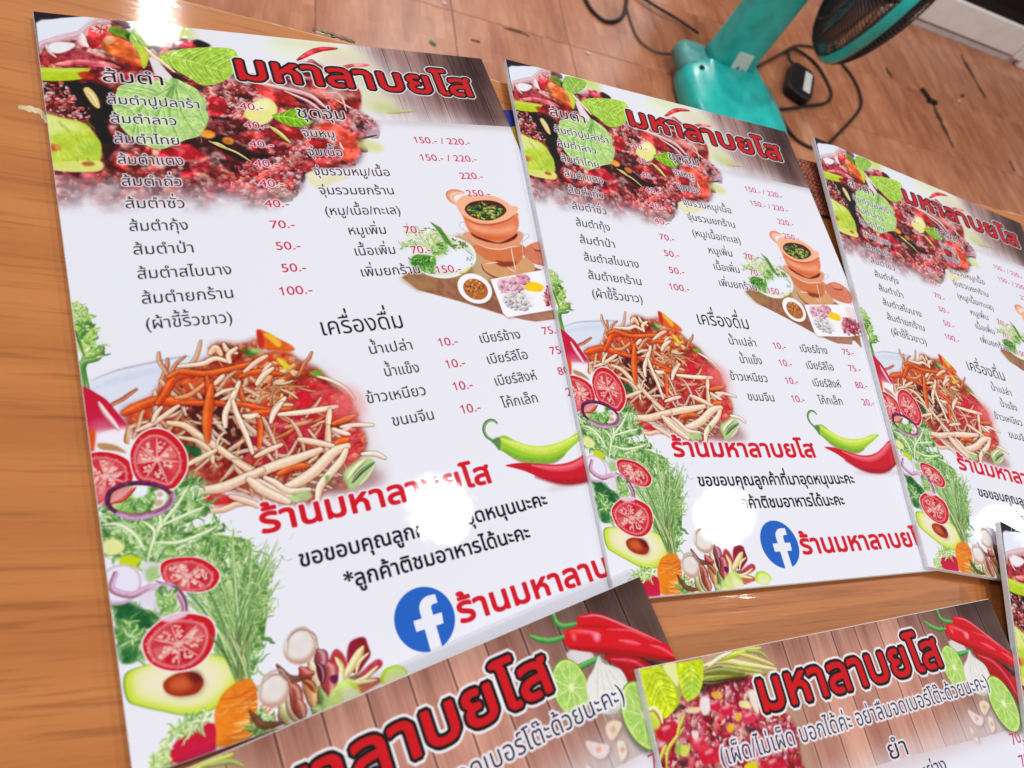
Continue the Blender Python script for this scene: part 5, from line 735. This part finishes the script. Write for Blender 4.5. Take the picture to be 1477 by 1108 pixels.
for x, y, lb in ((-.384, 1.608, 'small pale paint fleck on the tiles left of the turquoise fan base'), (-.673, 1.382, 'small pale paint fleck on the tiles at the top edge of the photo'), (.55, 2.912, 'small pale paint fleck on the tiles beside the black stick')):
    bm = bmesh.new(); bmesh.ops.create_icosphere(bm, subdivisions=2, radius=.006)
    for v in bm.verts: v.co = Vector((v.co.x * rnd.uniform(.8, 1.3), v.co.y * rnd.uniform(.7, 1.1), v.co.z * .35))
    tag(bm_obj('paint_fleck', bm, M_chip, None, Matrix.Translation((x, y, FZ + .0015))), lb, 'paint fleck', 'paint flecks on the floor')
bm = bmesh.new(); zz = FZ + .007; tube(bm, [(.407, 2.765, zz), (.430, 2.750, zz), (.452, 2.735, zz)], .006); tube(bm, [(.446, 2.722, zz + .001), (.466, 2.742, zz + .001), (.476, 2.738, zz)], .008)
tag(bm_obj('broken_stick', bm, M_black), 'short black broken stick on the tiles right of the fan head', 'stick')
# ------------------------------------------------------------------ table
tb = empty('table', Matrix.Translation((0, 0, FZ)) @ RT42); tag(tb, 'orange brown wooden table with a worn far edge that the menus lie on', 'table')
NE = .4606; TM = Matrix.Translation((0, 0, -FZ))
bm = bmesh.new(); box(bm, -.95, 1.35, NE - .95, NE - .0016, -.026, 0); bm_obj('tabletop', bm, M_wood, tb, TM)
bm = bmesh.new(); n = 120; rr_ = random.Random(2); rows = []
for i in range(n + 1):
    s = -.95 + 2.3 * i / n; w = .0004 * rr_.uniform(-1, 1); rows.append([bm.verts.new((s, y + (w if y > NE - .001 else 0), z)) for y, z in ((NE - .0016, -.0003), (NE - .0004, -.0004 + w), (NE, -.0016), (NE, -.026), (NE - .0016, -.026))])
for a, b in zip(rows, rows[1:]):
    for k in range(5): bm.faces.new((a[k], a[(k + 1) % 5], b[(k + 1) % 5], b[k]))
bm.faces.new(rows[0][::-1]); bm.faces.new(rows[-1]); bmesh.ops.recalc_face_normals(bm, faces=bm.faces); bm_obj('edge_band', bm, M_edge, tb, TM)
bm = bmesh.new(); box(bm, -.89, 1.29, NE - .075, NE - .055, -.10, -.0262); box(bm, -.89, 1.29, NE - .895, NE - .875, -.10, -.0262); bm_obj('apron', bm, M_wood, tb, TM)
for sx, sy in ((-.9, NE - .06), (1.3, NE - .06), (-.9, NE - .89), (1.3, NE - .89)):
    bm = bmesh.new(); box(bm, -.025, .025, -.025, .025, FZ, -.0264, .003); bm_obj('leg', bm, M_wood, tb, TM @ Matrix.Translation((sx, sy, 0)))
M_gouge = plain('bare_scuffed_wood', lin(222, 200, 160), .7, mott=.2, sc=200); M_wear = plain('grey_worn_veneer', lin(140, 118, 100), .8, mott=.3, sc=160)
for pts, w, m in (([(-.305, .180), (-.297, .186), (-.289, .184)], .0035, M_gouge), ([(-.298, .192), (-.293, .190)], .0016, M_gouge), ([(-.274, .3798), (-.266, .3862), (-.258, .3930), (-.250, .3985)], .0028, M_wear), ([(-.271, .3795), (-.262, .3885)], .0015, M_gouge), ([(-.262, .105), (-.254, .104), (-.246, .1025)], .0012, M_gouge), ([(-.25, .006), (-.236, .0045)], .0012, M_gouge), ([(-.325, .265), (-.320, .268)], .001, M_gouge), ([(-.3065, .2465), (-.3050, .2475)], .001, M_gouge)):
    inv_ = RT42.inverted(); blot('scuff', [inv_ @ Vector((x, y, .0003)) for x, y in pts], w, m, tb).matrix_basis = TM
# ------------------------------------------------------------------ menu boards
BT = .005
core_me = {}; bm = bmesh.new(); box(bm, 0, .297, -.42, 0, -BT, -.00025, .0005, 2); m_ = bpy.data.meshes.new('foam_board'); bm.to_mesh(m_); bm.free(); m_.materials.append(M_core)
def sheet_mesh(mat):
    bm = bmesh.new(); nx, ny = 18, 26; uvl = bm.loops.layers.uv.new('UVMap'); e = .0003
    g = [[bm.verts.new((e + (.297 - 2 * e) * i / nx, -(e + (.42 - 2 * e) * j / ny), 0)) for i in range(nx + 1)] for j in range(ny + 1)]
    lo = [[None] * (nx + 1) for _ in range(ny + 1)]
    for j in range(ny):
        for i in range(nx): bm.faces.new((g[j][i], g[j + 1][i], g[j + 1][i + 1], g[j][i + 1]))
    bd = [g[0][i] for i in range(nx + 1)] + [g[j][nx] for j in range(1, ny + 1)] + [g[ny][i] for i in range(nx - 1, -1, -1)] + [g[j][0] for j in range(ny - 1, 0, -1)]
    low = [bm.verts.new(v.co - Vector((0, 0, .00024))) for v in bd]; k = len(bd)
    for i in range(k): bm.faces.new((bd[i], bd[(i + 1) % k], low[(i + 1) % k], low[i]))
    bm.faces.new(low[::-1])
    for f in bm.faces:
        for l in f.loops: l[uvl].uv = (l.vert.co.x / .297, 1 + l.vert.co.y / .42)
    bmesh.ops.recalc_face_normals(bm, faces=bm.faces); me = bpy.data.meshes.new('printed_sheet'); bm.to_mesh(me); bm.free(); me.materials.append(mat); return me
MeA, MeB = sheet_mesh(M_A), sheet_mesh(M_B)
BOARDS = [  # x, y, heading of the upper edge, height of the top left corner, rise across, rise down
 (-0.35576, 0.23098, 0.96046, .0050, 0, 0, MeA, 'large papaya salad menu lying flat at the left side of the table', 'A'),
 (-0.17178, 0.48646, 0.76496, .0105, -.0015, -.0025, MeA, 'middle papaya salad menu, its top edge in front of the turquoise fan base', 'A'),
 (0.06748, 0.70955, 0.58510, .0145, -.0030, -.0040, MeA, 'papaya salad menu at the right, its left edge over the middle menu', 'A'),
 (0.34278, 0.43897, 0.31622, .0180, .0040, -.0030, MeA, 'papaya salad menu at lower right with only its upper left corner in view', 'A'),
 (-0.03366, -0.05243, 1.02034, .0105, .0050, -.0050, MeB, 'wood headed spicy salad menu lying over the bottom of the left papaya menu', 'B'),
 (0.14269, 0.15655, 0.80689, .0192, -.0050, -.0070, MeB, 'wood headed spicy salad menu at the bottom right below a strip of bare table', 'B')]
def board(x, y, th, z0, a, b, me, label, kd):
    c, s = math.cos(th), math.sin(th); X = Vector((c, s, a / .297)).normalized(); Vd = Vector((s, -c, b / .42)); Z = Vd.cross(X).normalized()
    if Z.z < 0: Z = -Z
    Y = Z.cross(X); M = Matrix(((X.x, Y.x, Z.x, x), (X.y, Y.y, Z.y, y), (X.z, Y.z, Z.z, z0), (0, 0, 0, 1)))
    r = empty('menu_board', M); tag(r, label, 'menu', 'laminated papaya salad menus' if kd == 'A' else 'laminated spicy salad menus')
    link('foam_board', m_, None, r); link('printed_sheet', me, None, r); return r
for B_ in BOARDS: board(*B_)
# ------------------------------------------------------------------ snack packet and woven mat caught between the menus
B1 = BOARDS[0]; c1, s1 = math.cos(B1[2]), math.sin(B1[2])
def onb(u, v, z): return Vector((B1[0] + c1 * u + s1 * v, B1[1] + s1 * u - c1 * v, z))
def slab(bm, pts, z0, z1):
    t = [bm.verts.new((p.x, p.y, z1)) for p in pts]; b = [bm.verts.new((p.x, p.y, z0)) for p in pts]; n = len(t); bm.faces.new(t); bm.faces.new(b[::-1])
    for i in range(n): bm.faces.new((t[i], b[i], b[(i + 1) % n], t[(i + 1) % n]))
    bmesh.ops.recalc_face_normals(bm, faces=bm.faces)
org = onb(.30, .05, 0); pk = empty('snack_packet', Matrix.Translation(org)); tag(pk, 'blue and yellow packet on the table between the left and the middle menu', 'packet')
bm = bmesh.new(); slab(bm, [onb(.2975, .052, 0) - org, onb(.335, .050, 0) - org, onb(.335, .054, 0) - org, onb(.2975, .070, 0) - org], .0003, .0030); bm_obj('blue_panel', bm, plain('blue_foil', lin(26, 34, 120), .3, mott=.2, sc=200), pk)
bm = bmesh.new(); slab(bm, [onb(.2975, .0704, 0) - org, onb(.335, .0544, 0) - org, onb(.335, .112, 0) - org, onb(.2975, .108, 0) - org], .0003, .0034); bm_obj('yellow_panel', bm, plain('yellow_foil', lin(176, 142, 30), .3, mott=.2, sc=120), pk)
mt = empty('woven_mat', Matrix.Translation((0, 0, .0002)) @ RT42); tag(mt, 'reddish brown woven mat on the table edge between the middle and the right menu', 'mat')
bm = bmesh.new(); box(bm, .47, .64, .386, .4585, 0, .0008); bm_obj('backing', bm, plain('mat_backing', lin(96, 40, 26), .7), mt)
bm = bmesh.new(); P_ = .0052
for i in range(-14, 46):
    for dr in (1, -1):
        pts = []
        for k in range(0, 44):
            q = k * P_ / 2; s = .47 + i * P_ + (q if dr > 0 else -q + .0); n = .3875 + q; 
            if .4715 < s < .6385 and n < .457: pts.append((s, n, .0018 + .0006 * dr * math.cos(math.pi * k)))
        if len(pts) > 2: tube(bm, pts, .0011, 5, sub=2)
o = bm_obj('weave', bm, plain('red_brown_rattan', lin(150, 74, 50), .35, mott=.35, sc=160), mt, smooth=True); tag(o, kind='stuff')
# ------------------------------------------------------------------ fan
fan = empty('standing_fan', Matrix.Translation((0, 0, FZ)) @ RT42); tag(fan, 'turquoise plastic fan with a black wire head standing on the floor tiles beyond the table', 'fan'); FM = Matrix.Translation((0, 0, -FZ))
def loft(bm, cx, cy, rows, ex=4., n=64, cap=True):
    R = []
    for z, hx, hy, ox, oy in rows:
        r = []
        for k in range(n):
            t = 2 * math.pi * k / n; c, s = math.cos(t), math.sin(t); q = (abs(c) ** ex + abs(s) ** ex) ** (-1 / ex); r.append(bm.verts.new((cx + ox + hx * c * q, cy + oy + hy * s * q, z)))
        R.append(r)
    for a, b in zip(R, R[1:]):
        for k in range(n): bm.faces.new((a[k], a[(k + 1) % n], b[(k + 1) % n], b[k]))
    if cap: bm.faces.new(R[0][::-1]); bm.faces.new(R[-1])
bm = bmesh.new(); loft(bm, 1.186, 1.340, [(-.600, .146, .164, 0, 0), (-.598, .149, .167, 0, 0), (-.575, .149, .166, 0, 0), (-.556, .146, .163, 0, 0), (-.546, .139, .156, 0, 0), (-.539, .127, .143, 0, .004), (-.532, .108, .120, 0, .018), (-.524, .085, .086, 0, .05), (-.514, .072, .050, 0, .085)], 2.9)
bm_obj('base', bm, M_teal, fan, FM, True)
bm = bmesh.new(); loft(bm, 1.186, 1.340, [(-.606, .143, .161, 0, 0), (-.5995, .147, .165, 0, 0)], 2.9); bm_obj('rubber_rim', bm, M_black, fan, FM)
bm = bmesh.new(); loft(bm, 1.085, 1.468, [(-.57, .050, .046, 0, 0), (-.545, .048, .044, 0, 0), (-.534, .042, .038, 0, 0), (-.528, .030, .026, 0, 0)], 3.2, 40); bm_obj('cord_housing', bm, plain('pale_turquoise_plastic', lin(96, 172, 166), .45, mott=.1, sc=40), fan, FM, True)
bm = bmesh.new(); loft(bm, 1.175, 1.455, [(-.524, .068, .041, 0, 0), (-.505, .0635, .039, 0, 0), (-.35, .061, .037, 0, 0), (-.20, .058, .036, 0, 0), (-.09, .054, .038, 0, 0)], 5, 48); neck = bm_obj('neck', bm, M_teal, fan, FM, True)
bm = bmesh.new(); s_ = [(1.156, -.470), (1.201, -.471), (1.213, -.528), (1.163, -.528)]
t_ = [bm.verts.new((a, 1.4148, b)) for a, b in s_]; b_ = [bm.verts.new((a, 1.4185, b)) for a, b in s_]; bm.faces.new(t_[::-1]); bm.faces.new(b_)
for i in range(4): bm.faces.new((t_[i], t_[(i + 1) % 4], b_[(i + 1) % 4], b_[i]))
bmesh.ops.recalc_face_normals(bm, faces=bm.faces); lab = bm_obj('sticker', bm, M_label, fan, FM)
for a, b, r in ((1.181, -.511, .0042), (1.198, -.516, .0048)):
    bm = bmesh.new(); bmesh.ops.create_cone(bm, cap_ends=True, segments=16, radius1=r, radius2=r, depth=.0012, matrix=Matrix.Translation((a, 1.4145, b)) @ Matrix.Rotation(math.pi / 2, 4, 'X')); bm_obj('printed_dot', bm, plain('grey_print', lin(110, 100, 108), .5), lab)
bm = bmesh.new(); bmesh.ops.create_cone(bm, cap_ends=True, segments=20, radius1=.008, radius2=.007, depth=.006, matrix=Matrix.Translation((1.082, 1.405, -.5315))); bm_obj('screw_hole', bm, M_black, fan, FM)  # black cone; the dark inside a fixing hole is put into its colour
bm = bmesh.new(); box(bm, 1.262, 1.276, 1.300, 1.372, -.545, -.5365, .003); bm_obj('handle_slot', bm, M_teald, fan, FM)  # raised box; the shade of a recessed slot is put into its darker turquoise
# head: axis and centre found from the visible arc of the turquoise ring
hc = Vector((1.3825, 1.4075, -.200)); yaw, til = -.556, -.1295; ax = Vector((math.cos(til) * math.cos(yaw), math.cos(til) * math.sin(yaw), math.sin(til))); ux = Vector((0, 0, 1)).cross(ax).normalized(); wx = ax.cross(ux); HM_ = Matrix(((ux.x, wx.x, ax.x, hc.x), (ux.y, wx.y, ax.y, hc.y), (ux.z, wx.z, ax.z, hc.z - FZ), (0, 0, 0, 1)))
R = .21; bm = bmesh.new(); rows = []
for k in range(96):
    t = 2 * math.pi * k / 96; rows.append([bm.verts.new((r * math.cos(t), r * math.sin(t), z)) for r, z in ((R - .006, -.013), (R, -.012), (R + .0025, 0), (R, .012), (R - .006, .013))])
for i in range(96):
    a, b = rows[i], rows[(i + 1) % 96]
    for k in range(5): bm.faces.new((a[k], b[k], b[(k + 1) % 5], a[(k + 1) % 5]))
bmesh.ops.recalc_face_normals(bm, faces=bm.faces); bm_obj('grille_ring', bm, M_teal, fan, HM_, True)
def grille(name, sgn, depth, r_in, nw, w=.0013):
    bm = bmesh.new()
    for k in range(nw):
        t0 = 2 * math.pi * k / nw; pts = []
        for j in range(9):
            q = j / 8; r = r_in + (R - .003 - r_in) * math.sin(q * math.pi / 2); z = sgn * (.008 + depth * math.cos(q * math.pi / 2)); t = t0 + .22 * (1 - q) * sgn; pts.append((r * math.cos(t), r * math.sin(t), z))
        tube(bm, pts, w, 4, sub=1)
    for q in (.45, .75, .93): 
        r = r_in + (R - .003 - r_in) * math.sin(q * math.pi / 2); z = sgn * (.008 + depth * math.cos(q * math.pi / 2)); tube(bm, [(r * math.cos(t), r * math.sin(t), z) for t in np.linspace(0, 2 * math.pi, 48, endpoint=False)], .0016, 5, True, 1)
    bmesh.ops.create_cone(bm, cap_ends=True, segments=32, radius1=r_in + .004, radius2=r_in + .004, depth=.006, matrix=Matrix.Translation((0, 0, sgn * (.008 + depth)))); return bm_obj(name, bm, M_wire, fan, HM_)
grille('rear_grille', -1, .085, .05, 140); grille('front_grille', 1, .06, .035, 140)
for b in range(3):
    bm = bmesh.new(); g = []
    for i in range(9):
        r = .03 + .16 * i / 8; ww = (.32 + .5 * math.sin(math.pi * min(1, .25 + i / 10))) ; g.append([bm.verts.new((r * math.cos(t), r * math.sin(t), -.025 + .05 * (t / ww + .5) * (1 - .3 * i / 8))) for t in np.linspace(-ww, ww, 9)])
    for a, c in zip(g, g[1:]):
        for k in range(8): bm.faces.new((a[k], a[k + 1], c[k + 1], c[k]))
    o = bm_obj('fan_blade', bm, M_blade, fan, HM_ @ Matrix.Rotation(b * 2.0944 + .5, 4, 'Z'), True); md = o.modifiers.new('thick', 'SOLIDIFY'); md.thickness = .002
bm = bmesh.new(); bmesh.ops.create_cone(bm, cap_ends=True, segments=32, radius1=.034, radius2=.028, depth=.05, matrix=Matrix.Translation((0, 0, .005))); bm_obj('hub', bm, M_wire, fan, HM_, False)
bm = bmesh.new(); loft(bm, 0, 0, [(-.20, .025, .025, 0, 0), (-.195, .04, .04, 0, 0), (-.17, .055, .055, 0, 0), (-.11, .06, .06, 0, 0), (-.094, .055, .055, 0, 0)], 2, 32); bm_obj('motor_housing', bm, M_grey2, fan, HM_, True)
# ------------------------------------------------------------------ cables and adapter on the floor
def cable(name, pts, r, mat, label, lift=0.):
    bm = bmesh.new(); tube(bm, [(x, y, FZ + r + .0005 + (p[2] if len(p) > 2 else 0)) for p in pts for x, y in [p[:2]]], r, 8); return tag(bm_obj(name, bm, mat, smooth=True), label, 'cable', 'cables on the floor')
cable('cable', [(-.60, 2.02), (-.555, 1.90), (-.517, 1.808), (-.494, 1.779), (-.460, 1.762), (-.426, 1.764), (-.409, 1.795), (-.408, 1.844), (-.429, 1.902), (-.461, 1.96), (-.52, 2.05)], .0048, M_black, 'black cable bent in a loop on the tiles left of the fan')
cable('cable', [(-.66, 1.96, .006), (-.55, 1.96, .008), (-.458, 1.967, .006), (-.38, 1.984, .006), (-.306, 2.011, .006), (-.238, 2.022, .008)], .0042, M_black, 'straight black cable running into the back of the fan base')
cable('cable', [(-.50, 2.02, .004), (-.455, 1.96, .003), (-.434, 1.911), (-.379, 1.847), (-.328, 1.807), (-.279, 1.817), (-.245, 1.865)], .0028, M_grey, 'thin greyish cable hanging in a curve from the black loop to the fan base')
cable('cable', [(-.075, 2.02), (-.062, 2.08), (-.050, 2.16), (-.038, 2.23), (-.027, 2.30), (-.012, 2.385), (.025, 2.45), (.07, 2.50)], .0042, plain('brown_cable_sheath', lin(74, 44, 34), .6), 'brown cable between the fan neck and the fan head behind the black adapter')
cable('cable', [(.018, 2.243, .012), (-.012, 2.285, .006), (-.012, 2.34, .006), (.029, 2.378), (.081, 2.373), (.135, 2.329), (.166, 2.28), (.163, 2.216), (.125, 2.13), (.080, 2.03), (.03, 1.95)], .0046, M_black, 'black cable looped close around the adapter')
cable('cable', [(.04, 2.60, .006), (.088, 2.545, .004), (.132, 2.507), (.187, 2.478), (.233, 2.426), (.259, 2.358), (.258, 2.261), (.246, 2.133), (.235, 2.037), (.212, 1.972), (.167, 1.945), (.128, 1.951), (.08, 1.985)], .0046, M_black, 'black cable bent wide around the right side of the adapter')
ad = empty('power_adapter', SN(1.52, 1.56, FZ).to_4d().to_3d() and Matrix.Translation(SN(1.52, 1.56, FZ)) @ Matrix.Rotation(ANG - .50, 4, 'Z')); tag(ad, 'black power adapter with a white label lying on the tiles right of the fan base', 'adapter')
bm = bmesh.new(); loft(bm, 0, 0, [(.0006, .038, .074, 0, 0), (.004, .042, .078, 0, 0), (.026, .042, .078, 0, 0), (.031, .038, .074, 0, 0)], 5, 40); bm_obj('casing', bm, M_jet, ad)
bm = bmesh.new(); box(bm, .006, .030, -.05, .056, .0306, .0322, .0008, 1); bm_obj('label', bm, M_label, ad)
bm = bmesh.new(); tube(bm, [(-.005, .070, .015), (-.006, .088, .013)], .006, 8); bm_obj('strain_relief', bm, M_black, ad)
# ------------------------------------------------------------------ low white cabinet at the far side of the floor
cb = empty('low_cabinet', Matrix.Translation(SN(2.6, 2.165, FZ)) @ RT42); tag(cb, 'white painted low cabinet with a dark interior at the top right, beyond the fan', 'cabinet'); CM = (Matrix.Translation(SN(2.6, 2.165, FZ)) @ RT42).inverted() @ RT42
bm = bmesh.new(); box(bm, 1.7, 2.945, 2.172, 2.19, FZ, -.5835, .001, 1); bm_obj('bottom_rail', bm, M_rail, cb, CM)
bm = bmesh.new(); box(bm, 1.7, 2.900, 2.165, 2.183, -.579, -.472, .006, 3); bm_obj('front_panel', bm, M_white, cb, CM)
bm = bmesh.new(); box(bm, 2.905, 2.955, 2.157, 2.205, -.5835, -.44, .004, 2); box(bm, 2.958, 3.5, 2.150, 2.20, -.605, -.52, .004, 2); bm_obj('side_post', bm, M_white, cb, CM)
bm = bmesh.new(); box(bm, 1.7, 3.5, 2.62, 2.64, FZ + .001, .5); box(bm, 1.7, 3.5, 2.21, 2.615, FZ + .001, FZ + .012); box(bm, 3.505, 3.52, 2.21, 2.64, FZ + .001, .5); bm_obj('dark_interior', bm, M_dark, cb, CM)  # near-black boards; the darkness of the space behind is put into their colour
